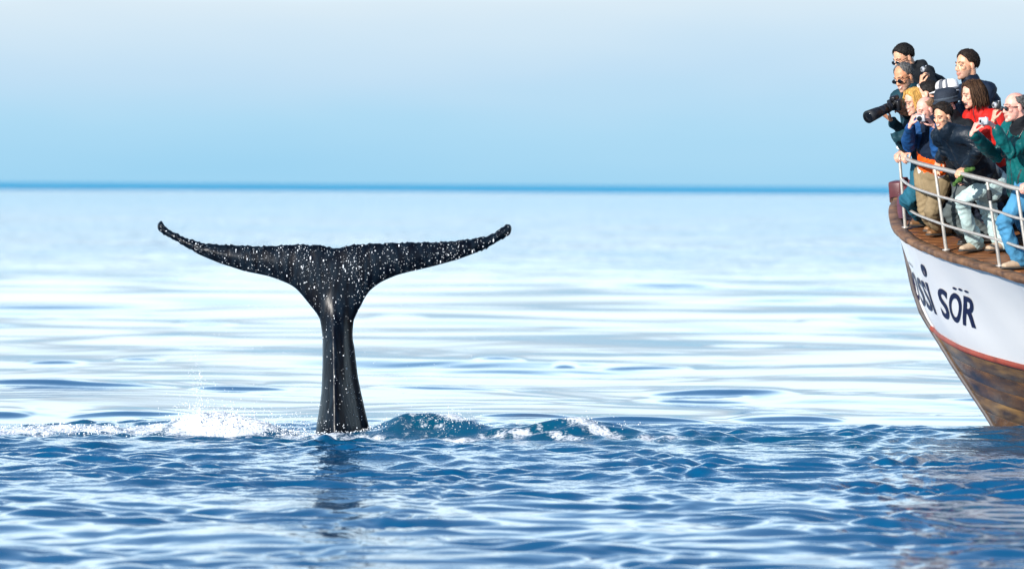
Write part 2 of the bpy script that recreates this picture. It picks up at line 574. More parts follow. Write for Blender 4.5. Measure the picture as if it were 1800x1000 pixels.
def densify(pl, d):
    o = []
    for i, a in enumerate(pl):
        b = pl[(i + 1) % len(pl)]
        k = max(1, int(math.dist(a, b) / d))
        o += [(a[0] + (b[0] - a[0]) * j / k, a[1] + (b[1] - a[1]) * j / k) for j in range(k)]
    return o
poly = np.array(densify(poly, .014))
# rounded outline, then a slightly ragged trailing edge
for _ in range(2):
    poly = .25 * np.roll(poly, 1, 0) + .5 * poly + .25 * np.roll(poly, -1, 0)
zt = P(590, 470, WY).z
rag = (poly[:, 1] > P(590, 445, WY).z) & (np.abs(poly[:, 0] - P(590, 0, WY).x) < 1.75)
sx_ = poly[:, 0]
poly[:, 1] += rag * (.006 * np.sin(sx_ * 61) * np.sin(sx_ * 23 + 1) + .005 * np.sin(sx_ * 140) * np.sin(sx_ * 17) + rng.normal(0, .0022, len(poly)))
x0, x1 = poly[:, 0].min(), poly[:, 0].max(); z0, z1 = poly[:, 1].min(), poly[:, 1].max()
g = .018
gx, gz = np.meshgrid(np.arange(x0, x1, g), np.arange(z0, z1, g))
gx = gx + (np.arange(gx.shape[0]) % 2)[:, None] * g / 2
pts = np.stack([gx.ravel(), gz.ravel()], 1)
def inside(p, pl):
    c = np.zeros(len(p), bool); q = np.roll(pl, 1, 0)
    for a, b in zip(pl, q):
        cond = (a[1] > p[:, 1]) != (b[1] > p[:, 1])
        with np.errstate(divide='ignore', invalid='ignore'):
            xx = (b[0] - a[0]) * (p[:, 1] - a[1]) / (b[1] - a[1]) + a[0]
        c ^= cond & (p[:, 0] < xx)
    return c
def edist(p, pl):
    o = np.full(len(p), 9.0); q = np.roll(pl, -1, 0)
    for a, b in zip(pl, q):
        ab = b - a; l = (ab @ ab) + 1e-12
        t = np.clip(((p - a) @ ab) / l, 0, 1)
        o = np.minimum(o, np.linalg.norm(p - a - t[:, None] * ab, axis=1))
    return o
pts = pts[inside(pts, poly)]
ed = edist(pts, poly)
pts = pts[ed > .008]
nb = len(poly)
vin = [Vector(p) for p in poly] + [Vector(p) for p in pts]
vo, eo, fo_, ov, oe, of = delaunay_2d_cdt(vin, [], [list(range(nb))], 1, 1e-6)
v2 = np.array([tuple(v) for v in vo])
dist = edist(v2, poly); dist[dist < 1e-4] = 0
# thickness: thin blades, a deep keeled stock below
zroot0, zroot1 = P(590, 600, WY).z, P(590, 448, WY).z
def smooth01(t):
    t = np.clip(t, 0, 1); return t * t * (3 - 2 * t)
wst = (1 - smooth01((v2[:, 1] - zroot0) / (zroot1 - zroot0))) ** 1.6      # 1 in the stock
cx = P(590, 0, WY).x
T_blade = .055 * np.sqrt(np.clip(1 - (1 - np.clip(dist / .16, 0, 1)) ** 2, 0, 1)) + .02 * smooth01(dist / .35)
zz = v2[:, 1]
hw = np.interp(zz, [P(0, 800, WY).z, P(0, 745, WY).z, P(0, 660, WY).z, P(0, 590, WY).z, P(0, 540, WY).z], [.27, .245, .17, .145, .16])
ridge_x = np.interp(zz, [P(0, 760, WY).z, P(0, 600, WY).z, P(0, 480, WY).z], [P(597, 0, WY).x, P(592, 0, WY).x, P(590, 0, WY).x])
u_ = np.clip(np.abs(v2[:, 0] - ridge_x) / hw, 0, 1)
depth = np.interp(zz, [z0, P(0, 740, WY).z, P(0, 600, WY).z, zroot1], [.42, .36, .20, .02])
T_st = depth * (.85 * (1 - (np.sqrt(u_ ** 2 + .12) - .3464) / .7119) + .15 * np.sqrt(np.clip(1 - u_ * u_, 0, 1)))
T_st = np.minimum(T_st, np.sqrt(np.clip(dist, 0, None) * .9))
keel = .014 * np.exp(-((v2[:, 0] - ridge_x) / .035) ** 2) * smooth01((P(0, 545, WY).z - zz) / .5) * (dist > 0)
keel2 = .022 * np.exp(-((v2[:, 0] - ridge_x - .085) / .025) ** 2) * smooth01((P(0, 520, WY).z - zz) / .2) * smooth01((zz - P(0, 690, WY).z) / .3) * (dist > .03)
T = T_blade * (1 - wst) + np.maximum(T_st, T_blade) * wst + keel + keel2
T[dist == 0] = 0
T += (dist > .02) * .0015 * np.sin(v2[:, 0] * 19 + 2 * np.sin(zz * 11)) * np.sin(zz * 23 + v2[:, 0] * 7)
# the blades bend back towards their tips, the stock leans
bend = .16 * (np.abs(v2[:, 0] - cx) / 1.65) ** 2 + .05 * (zz - 1.0)
nv = len(v2); bnd = dist == 0
verts = [(v2[i, 0], WY + bend[i] - T[i], zz[i]) for i in range(nv)]
back = {}
for i in range(nv):
    if bnd[i]: back[i] = i
    else:
        back[i] = len(verts); verts.append((v2[i, 0], WY + bend[i] + T[i] * (1 + .6 * wst[i]), zz[i]))
faces = [tuple(f) for f in fo_]
# make sure the front faces look at the camera (-y)
a, b, c = [np.array(verts[k]) for k in faces[len(faces) // 2][:3]]
if np.cross(b - a, c - a)[1] > 0: faces = [f[::-1] for f in faces]
faces += [tuple(back[k] for k in f[::-1]) for f in list(faces) if not all(bnd[k] for k in f)]

m = bpy.data.materials.new('whale_skin'); m.use_nodes = True
t = m.node_tree; n = t.nodes; lk = t.links.new; pb = n['Principled BSDF']
tcn = n.new('ShaderNodeTexCoord')
v_ = n.new('ShaderNodeTexVoronoi'); v_.inputs['Scale'].default_value = 26; lk(tcn.outputs['Object'], v_.inputs['Vector'])
nz_ = n.new('ShaderNodeTexNoise'); nz_.inputs['Scale'].default_value = 3.2; nz_.inputs['Detail'].default_value = 3; lk(tcn.outputs['Object'], nz_.inputs['Vector'])
md = n.new('ShaderNodeMath'); md.operation = 'MULTIPLY_ADD'; lk(nz_.outputs[0], md.inputs[0]); md.inputs[1].default_value = .30; md.inputs[2].default_value = -.105
mm = n.new('ShaderNodeMath'); mm.operation = 'LESS_THAN'; lk(v_.outputs['Distance'], mm.inputs[0]); lk(md.outputs[0], mm.inputs[1])
n3 = n.new('ShaderNodeTexNoise'); n3.inputs['Scale'].default_value = 9; n3.inputs['Detail'].default_value = 6
mp3 = n.new('ShaderNodeMapping'); mp3.inputs['Scale'].default_value = (2.2, 2.2, .5); lk(tcn.outputs['Object'], mp3.inputs[0]); lk(mp3.outputs[0], n3.inputs['Vector'])
r3 = n.new('ShaderNodeValToRGB'); r3.color_ramp.elements[0].color = (.0003, .0010, .0036, 1); r3.color_ramp.elements[1].color = (.0010, .0046, .0105, 1)
e_ = r3.color_ramp.elements.new(.92); e_.color = (.005, .011, .019, 1); r3.color_ramp.elements[0].position = .4; r3.color_ramp.elements[1].position = .68
lk(n3.outputs[0], r3.inputs[0])
mc = n.new('ShaderNodeMix'); mc.data_type = 'RGBA'; lk(mm.outputs[0], mc.inputs[0]); lk(r3.outputs[0], mc.inputs[6]); mc.inputs[7].default_value = (.22, .25, .28, 1)
lk(mc.outputs[2], pb.inputs['Base Color'])
pb.inputs['Roughness'].default_value = .32; pb.inputs['Specular IOR Level'].default_value = .17
bp = n.new('ShaderNodeBump'); bp.inputs['Distance'].default_value = .012; bp.inputs['Strength'].default_value = .45; lk(n3.outputs[0], bp.inputs['Height']); lk(bp.outputs[0], pb.inputs['Normal'])
whale_base = Vector((cx, WY, 0))
whale = solo('whale', verts, faces, m, whale_base)
tag(whale, 'black wet whale tail with spread flukes rising straight out of the sea', 'whale')

# ---------------------------------------------------------------- drops and spray
def drops_mesh(name, cen, rad, material, elong=None):
    t_ = (1 + sqrt(5)) / 2
    iv = np.array([(-1, t_, 0), (1, t_, 0), (-1, -t_, 0), (1, -t_, 0), (0, -1, t_), (0, 1, t_), (0, -1, -t_), (0, 1, -t_), (t_, 0, -1), (t_, 0, 1), (-t_, 0, -1), (-t_, 0, 1)]) / sqrt(1 + t_ * t_)
    jf = np.array([(0,11,5),(0,5,1),(0,1,7),(0,7,10),(0,10,11),(1,5,9),(5,11,4),(11,10,2),(10,7,6),(7,1,8),(3,9,4),(3,4,2),(3,2,6),(3,6,8),(3,8,9),(4,9,5),(2,4,11),(6,2,10),(8,6,7),(9,8,1)])
    cen = np.asarray(cen); rad = np.asarray(rad)
    k = len(cen)
    r = np.random.default_rng(k)
    sc = np.ones((k, 1, 3)) * rad[:, None, None]
    sc = sc * r.uniform(.7, 1.25, size=(k, 1, 3))
    if elong is not None: sc[:, 0, 2] = sc[:, 0, 2] * elong
    v = (cen[:, None, :] + iv[None] * sc).reshape(-1, 3).astype(np.float32)
    f = (jf[None] + (np.arange(k) * 12)[:, None, None]).reshape(-1, 3).astype(np.int32)
    me = bpy.data.meshes.new(name)
    me.vertices.add(len(v)); me.vertices.foreach_set('co', v.ravel())
    me.loops.add(f.size); me.loops.foreach_set('vertex_index', f.ravel())
    me.polygons.add(len(f)); me.polygons.foreach_set('loop_start', np.arange(0, f.size, 3, dtype=np.int32))
    me.polygons.foreach_set('use_smooth', np.ones(len(f), bool))
    me.update(calc_edges=True); me.materials.append(material)
    o = bpy.data.objects.new(name, me); C.objects.link(o)
    return o
DROP = mat('white_water', (.74, .77, .80), .5, .05, spec=.6)
fv = np.array(verts[:nv])
okv = np.where((dist > .01) & (zz > P(0, 750, WY).z))[0]
dens = np.interp(zz[okv], [0, P(0, 600, WY).z, P(0, 520, WY).z, P(0, 440, WY).z], [.35, .12, .45, 1.0])
dens *= .25 + .75 * (.5 + .5 * np.sin(fv[okv, 0] * 4.1 + 1) * np.sin(fv[okv, 0] * 9.3 + fv[okv, 2] * 6)) ** 4 + .012
sel = rng.choice(okv, size=1100, replace=False, p=dens / dens.sum())
pc = fv[sel] + rng.normal(0, .006, (len(sel), 3)); pc[:, 1] -= .012
pr = np.clip(rng.lognormal(-6.1, .55, len(sel)), .0011, .0070)
w_drops = drops_mesh('water_drops', pc - np.array(whale_base), pr, DROP, np.where(rng.uniform(size=len(pr)) < .3, rng.uniform(1.5, 3.2, len(pr)), 1.0))
w_drops.location = whale_base
tag(w_drops, 'white water drops running off and clinging to the whale tail', 'water drops', kind='stuff')

cen = []; rad = []
def burst(k, px, py, sxp, syp, r0, r1, dy=.2, up=False):
    """k blobs of white water about photo position (px, py)"""
    for _ in range(k):
        Yd = 39.15 + rng.normal() * dy
        qx = px + rng.normal() * sxp
        qy = py - abs(rng.normal()) * syp if up else py + rng.normal() * syp
        p = P(qx, qy, Yd)
        if p.z < sea_z(p.x, p.y) - .01: p.z = sea_z(p.x, p.y) + rng.uniform(-.005, .02)
        cen.append(tuple(p)); rad.append(math.exp(rng.uniform(math.log(r0), math.log(r1))))
# the heap of white water: a mound whose top falls off from its middle
for _ in range(4500):
    qx = rng.uniform(262, 515)
    crest_ = np.interp(qx, [270, 300, 330, 360, 385, 420, 450, 480, 510], [766, 752, 741, 731, 729, 734, 743, 756, 772]) + 2 * sin(qx * .21) + 2 * sin(qx * .57)
    qy = crest_ + (782 - crest_) * rng.beta(1.1, 1.3) - (abs(rng.normal()) * 9 if rng.uniform() < .25 else 0)
    tq = np.clip((qy - crest_) / 40, 0, 1)
    p = P(qx, qy, 39.3 - .42 * tq + rng.normal() * .05)
    cen.append(tuple(p)); rad.append(math.exp(rng.uniform(math.log(.0022), math.log(.010))))
burst(330, 350, 736, 28, 22, .0018, .006, .2, True)
burst(90, 352, 705, 5, 26, .003, .008, .03)
burst(60, 345, 660, 8, 22, .002, .005, .05)
burst(160, 410, 735, 40, 14, .0025, .007, .2, True)
burst(220, 470, 762, 40, 12, .0025, .007, .2)
burst(300, 545, 768, 45, 7, .003, .008, .15)
burst(160, 525, 745, 20, 12, .002, .006, .1)
burst(160, 620, 772, 40, 6, .003, .007, .15)
burst(520, 150, 764, 95, 6, .003, .010, .3)
burst(200, 90, 752, 70, 5, .002, .006, .3)
burst(130, 800, 735, 22, 9, .002, .006, .1)
burst(180, 805, 772, 50, 7, .002, .006, .15)
burst(50, 740, 770, 60, 10, .0015, .004, .15)
burst(170, 1030, 755, 45, 16, .002, .006, .2)
# the heap itself: one torn, lumpy sheet of froth
lump_g = Geo()
for _ in range(620):
    qx = rng.uniform(275, 512)
    crest_ = np.interp(qx, [270, 300, 330, 360, 385, 420, 450, 480, 510], [770, 757, 747, 738, 736, 740, 748, 760, 776]) + 3 * sin(qx * .21) + 2 * sin(qx * .57)
    qy = crest_ + (784 - crest_) * rng.beta(1, 1.2)
    tq = np.clip((qy - crest_) / 40, 0, 1)
    p = P(qx, qy, 39.3 - .40 * tq + rng.normal() * .05)
    r_ = math.exp(rng.uniform(math.log(.011), math.log(.032)))
    lump_g.ell(p, (r_ * rng.uniform(.8, 1.9), r_, r_ * rng.uniform(.6, 1.3)), None, 8)
fm = remesh(lump_g, .007, 1)
a_ = mco(fm); setco(fm, a_ + mno(fm) * (folds(a_, 3, 60) * .006 + folds(a_, 4, 130) * .004)[:, None])
fm.materials.append(DROP)
splash = drops_mesh('splash', cen, rad, DROP)
bm = bmesh.new(); bm.from_mesh(splash.data); bm.from_mesh(fm); bm.to_mesh(splash.data); bm.free(); smooth(splash.data)
tag(splash, 'white heap of splashing water left of the whale tail', 'splash', kind='stuff')
cen = []; rad = []
for _ in range(330):
    s = rng.choice([-1, 1])
    p = P(590 + s * rng.uniform(30, 290), rng.uniform(455, 740), 39.4 + rng.normal() * .3)
    cen.append(tuple(p)); rad.append(rng.uniform(.0012, .0032))
spray = drops_mesh('falling_spray', cen, rad, DROP, 1.4)
tag(spray, 'fine drops falling from the flukes on both sides of the tail', 'spray', kind='stuff')

# ================================================================ BOAT
al, ph = radians(35), radians(9)
bh = Vector((-cos(al), sin(al), 0)); bp_ = Vector((-sin(al), -cos(al), 0)); bz = Vector((0, 0, 1))
PORT = cos(ph) * bp_ - sin(ph) * bz
UP = cos(ph) * bz + sin(ph) * bp_
AFT = -bh
BO = P(1745, 752, 40.9)
def BW(a, b, c): return BO + AFT * a + PORT * b + UP * c
GA = np.array([-.86, -.84, -.7, -.4, -.2, .1, .5, .9, 1.3, 1.7, 2.1, 3.0, 4.5, 7, 10])
GB = np.array([0, .06, .41, .90, 1.17, 1.49, 1.85, 2.2, 2.48, 2.76, 3.02, 3.35, 3.6, 3.65, 3.4])
GC = np.array([2.23, 2.22, 2.19, 2.135, 2.115, 2.085, 2.07, 2.065, 2.055, 2.045, 2.02, 1.97, 1.9, 1.86, 1.95])
GU = np.linspace(0, 1, len(GA))
CD = [-.8, -.4, .1, .35, .6, .85, 1.1, 1.35, 1.6, 1.85, 2.1, 2.3]
DD = [.2, .12, .05, -.02, -.09, -.15, -.215, -.2, -.15, -.1, -.03, 0]
def _cr(u, k):     # smooth (Catmull-Rom) reading of a knot list
    t = min(max(u, 0), 1) * (len(k) - 1); i = min(int(t), len(k) - 2); t -= i
    p0, p1, p2, p3 = k[max(i - 1, 0)], k[i], k[i + 1], k[min(i + 2, len(k) - 1)]
    return .5 * (2 * p1 + (p2 - p0) * t + (2 * p0 - 5 * p1 + 4 * p2 - p3) * t * t + (3 * p1 - p0 - 3 * p2 + p3) * t ** 3)
def G(u): return _cr(u, GA), (_cr(u, GB) if u > .07 else float(np.interp(u, GU, GB))), _cr(u, GC)
def hull_l(u, c, side=1):
    a, b, cg = G(u)
    s = a + .86 + b * .35
    aw = .34 + s * .95; bw = 2.6 * (1 - math.exp(-s * .5 / 2.6)); cw = -.75
    v = max(0, (c - cw) / (cg - cw))
    dd = float(np.interp(c, CD, DD)) * math.exp(-u * 2)
    return Vector((aw + (a - aw) * v ** .85 + dd, side * (bw + (b - bw) * v ** 1.25), c))
def hull(u, c, side=1, off=0.0):
    p = hull_l(u, c, side)
    if off:
        e = .01
        du = hull_l(min(u + e, 1), c, side) - hull_l(max(u - e, 0.0), c, side)
        dc = hull_l(u, c + e, side) - hull_l(u, c - e, side)
        nn = du.cross(dc)
        if nn.length > 1e-9:
            nn.normalize()
            if nn.y * side < 0: nn = -nn
            p = p + nn * off
    return BW(*p)
def stripe_c(u): return float(np.interp(u, [0, .05, .24, .44, 1], [.985, .95, .915, .893, .86]))
US = np.concatenate([np.linspace(0, .5, 70), np.linspace(.515, 1, 24)])

boat = empty('boat', BW(2.0, 0, 0), 'white and brown wooden boat with rounded bow and its crowd at the rail', 'boat')
def grid(fn, us, vs):
    v = [fn(u, t) for u in us for t in vs]; k = len(vs)
    f = [(i * k + j, i * k + j + 1, (i + 1) * k + j + 1, (i + 1) * k + j) for i in range(len(us) - 1) for j in range(k - 1)]
    return v, f
def both(fn, us, vs):
    g = Geo()
    for s in (1, -1):
        v, f = grid(lambda u, t: fn(u, t, s), us, vs)
        g.add(v, f if s == 1 else [q[::-1] for q in f])
    return g

WHITE = mat('white_hull_paint', (.88, .88, .88), .32, .02, scale=1.5, bump=.04, bscale=5, coat=.3)
RED = mat('red_brown_moulding', (.20, .035, .018), .45, .35, scale=5)
NAVY = mat('navy_lettering_paint', (.012, .010, .045), .4, .1)
m = mat('varnished_planking', (.15, .070, .020), .25, .4, scale=2.2, bump=.25, bscale=9, stretch=(1.2, 1.2, 5), col2=(.035, .020, .012), detail=8)
PLANK = m
PLANK2 = mat('weathered_planking', (.23, .125, .034), .28, .4, scale=2.6, bump=.25, bscale=9, stretch=(1.2, 1.2, 6), col2=(.05, .026, .014), detail=8)
DECK = mat('deck_board_wood', (.24, .095, .032), .45, .4, scale=5, bump=.2, bscale=30, stretch=(1, 1, 1), col2=(.13, .048, .018), detail=6)
CAP = mat('worn_rail_cap_wood', (.22, .115, .055), .55, .5, scale=9, bump=.4, bscale=22, col2=(.055, .028, .016), detail=8)
MAROON = mat('maroon_bulwark_paint', (.11, .030, .035), .4, .35, scale=6)
STEEL = mat('rail_steel', (.50, .46, .41), .35, .12, scale=20, metal=.5, spec=.6)

g = both(lambda u, t, s: hull(u, stripe_c(u) + (G(u)[2] - .05 - stripe_c(u)) * t, s), US, np.linspace(0, 1, 13))
hull_o = g.obj('hull', WHITE, boat)
g = both(lambda u, t, s: hull(u, stripe_c(u) - .035 + .07 * t, s, .028 * sin(pi * min(max(t, .0), 1)) + .002), US, np.linspace(0, 1, 7))
g.obj('rubbing_strake', RED, boat)
# strakes below the moulding, each plank a part
NST = 9
for s in (1, -1):
    for k in range(NST):
        def fn(u, t):
            top_ = stripe_c(u) - .03
            lo_ = -.75
            e0 = top_ + (lo_ - top_) * (k / NST); e1 = top_ + (lo_ - top_) * ((k + 1) / NST)
            off = .006 + .001 * sin(k * 2.3) - (.006 if t in (0., 1.) else 0)
            return hull(u, e0 + (e1 - e0) * t, s, off)
        v, f = grid(fn, US[::2] if len(US) % 2 else np.append(US[::2], 1.0), [0., .06, .5, .94, 1.])
        obj('plank', v, f if s == 1 else [q[::-1] for q in f], PLANK if (k * 7) % 3 else PLANK2, boat)
# stem post
sp = [BW(*(hull_l(0, c) + Vector((-.01, 0, 0)))) for c in np.linspace(-.75, 2.16, 40)]
Geo().loft(sp, .035, .028, side=PORT, n=10).obj('stem_post', mat('stem_paint', (.07, .06, .06), .5, .3), boat)
for o_ in boat.children:
    pass

# rail cap (covering board) all round the deck edge
def cap(u, t, s):
    a, b, c = G(u)
    e = .004
    d_ = Vector((G(min(u + e, 1))[0] - G(max(u - e, 0))[0], G(min(u + e, 1))[1] - G(max(u - e, 0))[1], 0)).normalized()
    nrm = Vector((-d_.y, d_.x, 0))
    if nrm.y < 0: nrm = -nrm
    prof = [(.026, -.048), (.034, -.032), (.034, -.010), (.03, 0.004), (-.03, .008), (-.07, .004), (-.08, -.01), (-.08, -.05)]
    o_, h_ = prof[t]
    q = Vector((a, b, c)) + nrm * o_
    wob = .004 * sin(u * 160) * sin(u * 57)
    if q.y < 0: q.y = 0
    return BW(q.x, s * q.y, q.z + h_ + wob)
g = both(cap, US, list(range(8)))
g.obj('covering_board', CAP, boat)
# transom
tv = [hull(1, c, s) for s in (1, -1) for c in np.linspace(-.75, 1.9, 8)]
obj('transom', tv, [(i, i + 1, 8 + i + 1, 8 + i) for i in range(7)], WHITE, boat, sm=False)
# deck boards, fore and aft
def deck_c(a, b): return float(np.interp(a, GA, GC)) - .012 - .03 * max(0, (abs(b) - 1)) * 0
def b_edge(a): return float(np.interp(a, GA, GB))
W_ = .135
for i in range(-26, 26):
    b0, b1 = i * W_ + .004, (i + 1) * W_ - .004
    bm_ = max(abs(b0), abs(b1))
    if bm_ > 3.5: continue
    a0 = float(np.interp(bm_ + .06, GB[:-1], GA[:-1])); a1 = 9.6 if bm_ < 3.35 else 8
    st = np.linspace(a0, min(a0 + 3.5, a1), 9).tolist() + [a1]
    v = []
    for a in st:
        c_ = deck_c(a, 0)
        v += [BW(a, b0, c_ - .03), BW(a, b0, c_ - .003), BW(a, b0 + .005, c_), BW(a, b1 - .005, c_), BW(a, b1, c_ - .003), BW(a, b1, c_ - .03)]
    f = [(r_ * 6 + j, r_ * 6 + (j + 1) % 6, (r_ + 1) * 6 + (j + 1) % 6, (r_ + 1) * 6 + j) for r_ in range(len(st) - 1) for j in range(6)]
    f += [(5, 4, 3, 2, 1, 0)]
    obj('deck_board', v, f, DECK, boat, sm=False)
obj('deck_frame', *(lambda vv: (vv[0], vv[1]))(grid(lambda u, t: BW(G(u)[0] + .02, G(u)[1] * (2 * t - 1) * .98, G(u)[2] - .05), US, [0, .25, .5, .75, 1])), CAP, boat)

# solid bulwark round the stem head
def bul(u_, t, s):
    u = u_ * .2
    a, b, c = G(u)
    hgt = (.20 if s < 0 else .11) * (1 - (u_ ** 2) * .9)
    return BW(a + .03, s * max(b - .05, 0), c + hgt * t)
g = Geo()
for s in (1, -1):
    hs = [0, .5, 1]
    uu = np.linspace(0, 1, 14)
    v = []; 
    for q in uu:
        base = [bul(q, t, s) for t in hs]
        inn = [p + AFT * .09 for p in base[::-1]]
        v += base + inn
    f = [(i * 6 + j, i * 6 + j + 1, (i + 1) * 6 + j + 1, (i + 1) * 6 + j) for i in range(len(uu) - 1) for j in range(5)]
    g.add(v, f if s == 1 else [q[::-1] for q in f])
g.obj('bulwark', MAROON, boat)
Geo().box(P(1579, 337, 41.35), (.07, .075, .105), (AFT, PORT, UP), .02).obj('stem_head', MAROON, boat)

# railing
RH = .765
def rail_pt(u, h_, s=1):
    a, b, c = G(u)
    lean = float(np.interp(u, [.25, .5], [.02, .10])); h_ = h_ * float(np.interp(u, [.25, .5], [.905, 1]))
    return BW(a + .05 - lean * h_, s * max(b - .06 - .02 * h_, 0), c + h_)
def px_of(w):
    d_ = w - Vector((0, 0, EYE)); zc = d_.dot(_f)
    return 900 + d_.dot(_r) / zc * LENS / 36 * 1800
def u_at(px, h_):
    us = np.linspace(.285, .9, 500); return min(us, key=lambda q: abs(px_of(rail_pt(q, h_)) - px))
def rail_at(px, h_=RH): return rail_pt(u_at(px, h_), h_)
u0 = min(np.linspace(.24, .4, 300), key=lambda q: abs(px_of(rail_pt(q, .02)) - 1591))
for h_, r_ in ((RH, .021), (.50, .0135), (.24, .0135)):
    ulist = list(np.linspace(u0, .98, 70))
    Geo().loft([rail_pt(u, h_) for u in ulist], r_, n=10).obj('rail', STEEL, boat)
    Geo().loft([rail_pt(u, h_, -1) for u in ulist], r_, n=10).obj('rail', STEEL, boat)
upost = [u0 + .002, u_at(1663, 0.02), u_at(1757, 0.02)]
upost += [upost[-1] + .085 * k for k in range(1, 6)]
for u in upost:
    for s in (1, -1):
        q = Geo().loft([rail_pt(u, -.01, s), rail_pt(u, .3, s), rail_pt(u, RH - .02, s)], [.0175, .015, .015], n=10)
        q.loft([rail_pt(u, -.006, s), rail_pt(u, .012, s)], [.036, .036], n=12, round_=False)
        q.obj('stanchion', STEEL, boat)
# hand holds lashed at the third post
p3 = rail_pt(upost[2], .60); Geo().loft([p3, rail_pt(upost[2], .66)], .024, n=10).obj('lashing', mat('black_tape', (.01, .01, .012), .7), boat)

# name on the bow
TOPC, BOTC = 1.605, 1.235
def letter(ch, ut0, ut1, dots=0):
    cu = bpy.data.curves.new('letter', 'FONT'); cu.body = ch; cu.size = 1; cu.offset = .022; cu.resolution_u = 6
    to = bpy.data.objects.new('letter', cu); C.objects.link(to)
    dg = bpy.context.evaluated_depsgraph_get()
    me = bpy.data.meshes.new_from_object(to.evaluated_get(dg)); bpy.data.objects.remove(to)
    bm = bmesh.new(); bm.from_mesh(me)
    bmesh.ops.remove_doubles(bm, verts=bm.verts[:], dist=1e-4)
    bmesh.ops.triangulate(bm, faces=bm.faces[:])
    for _ in range(2):
        bmesh.ops.subdivide_edges(bm, edges=[e for e in bm.edges if e.calc_length() > .09], cuts=1)
    bmesh.ops.triangulate(bm, faces=bm.faces[:])
    xsx = [v.co.x for v in bm.verts]; ysy = [v.co.y for v in bm.verts]
    xa, xb, ya, yb = min(xsx), max(xsx), min(ysy), max(ysy)
    bm.verts.index_update()
    vv = [((v.co.x - xa) / (xb - xa), (v.co.y - ya) / (yb - ya)) for v in bm.verts]
    ff = [tuple(v.index for v in f.verts) for f in bm.faces]
    bm.free()
    return place_print(vv, ff, ut0, ut1)
def place_print(vv, ff, ut0, ut1):
    out_ = []
    for x_, y_ in vv:
        c = BOTC + (TOPC - BOTC) * y_
        u = ut0 + (ut1 - ut0) * x_ - .08 * (TOPC - c) / .37 + .02 * (1 - 0) * 0
        out_.append(hull(max(u, .002), c, 1, .006))
    a_, b_, c_ = [out_[k] for k in ff[0][:3]]
    if (b_ - a_).cross(c_ - a_).y > 0: ff = [q[::-1] for q in ff]
    return out_, ff
def disc(n_=14): return [(0.5, .5)] + [(.5 + .5 * cos(2 * pi * k / n_), .5 + .5 * sin(2 * pi * k / n_)) for k in range(n_)], [(0, 1 + k, 1 + (k + 1) % n_) for k in range(n_)]
def blob(uc, yc, du, dy, ring=False):
    vv, ff = disc()
    return place_print([((x_ - .5) * du + uc, (y_ - .5) * dy + yc) for x_, y_ in vv], ff, 0, 1)
lets = [('B', .085, .122), ('J', .127, .150), ('O', .155, .198), ('S', .205, .240), ('S', .246, .281), ('I', .2885, .302),
        ('S', .350, .387), ('O', .392, .431), ('R', .436, .474)]
for ch, a_, b_ in lets:
    v, f = letter(ch, a_, b_)
    obj('letter', v, f, NAVY, hull_o, sm=False)
for uc, yc in ((.409, 1.15), (.427, 1.17), (.446, 1.17), (.160, 1.27), (.178, 1.29), (.196, 1.29)):
    v, f = blob(uc, yc, .0125, .085)
    obj('letter_dot', v, f, NAVY, hull_o, sm=False)
v, f = blob(.300, 1.40, .026, .42)
hw_ = obj('hawse_hole', v, f, NAVY, hull_o, sm=False)
def raise_(v, d_): return [p + Vector((-.5, -.8, 0)) * d_ for p in v]
v, f = blob(.3035, 1.34, .009, .16)
obj('hawse_lining', raise_(v, .006), f, mat('hawse_metal', (.16, .14, .16), .5), hull_o, sm=False)

# ================================================================ PEOPLE
def skin(name, col):
    return mat(name, col, .5, .12, scale=30, sss=.12, bump=.08, bscale=160)
SKIN = {'fair': skin('fair_skin', (.62, .33, .235)), 'tan': skin('tanned_skin', (.52, .235, .125)), 'pink': skin('pink_skin', (.66, .33, .26)), 'warm': skin('warm_skin', (.60, .31, .19))}
LIPS = mat('lips', (.44, .19, .145), .45, .1)
STUB = mat('stubble_skin', (.40, .225, .155), .6, .25, scale=90)
TEETH = mat('teeth', (.52, .49, .44), .3, .03)
MOUTH = mat('open_mouth', (.06, .012, .012), .6, .1)
EYEW = mat('eye_white', (.36, .32, .30), .25, .03)
EYED = mat('eye_dark', (.015, .010, .008), .2, .1)
BLACKP = mat('black_plastic', (.008, .008, .010), .35, .2)
GLASS = mat('dark_lens', (.004, .004, .005), .12, .1, spec=.7)
SILVER = mat('silver_plastic', (.62, .63, .66), .3, .05, metal=.5)
def hairm(name, col, col2=None):
    return mat(name, col, .68, .45, scale=60, spec=.25, bump=.4, bscale=150, stretch=(1, 1, .35), col2=col2)
HAIR = {'black': hairm('black_hair', (.011, .009, .008), (.004, .003, .003)), 'brown': hairm('brown_hair', (.075, .036, .016), (.022, .010, .005)), 'blond': hairm('blond_hair', (.62, .37, .10), (.32, .16, .035)),
        'grey': hairm('grey_hair', (.13, .125, .12), (.03, .03, .03)), 'dark': hairm('dark_brown_hair', (.020, .012, .008), (.006, .004, .003)), 'sandy': hairm('thin_sandy_hair', (.30, .18, .10), (.14, .08, .05))}
def cloth(name, col, rough=.8, var=.25):
    return mat(name, col, rough, var, scale=7, bump=.7, bscale=24, spec=.2)
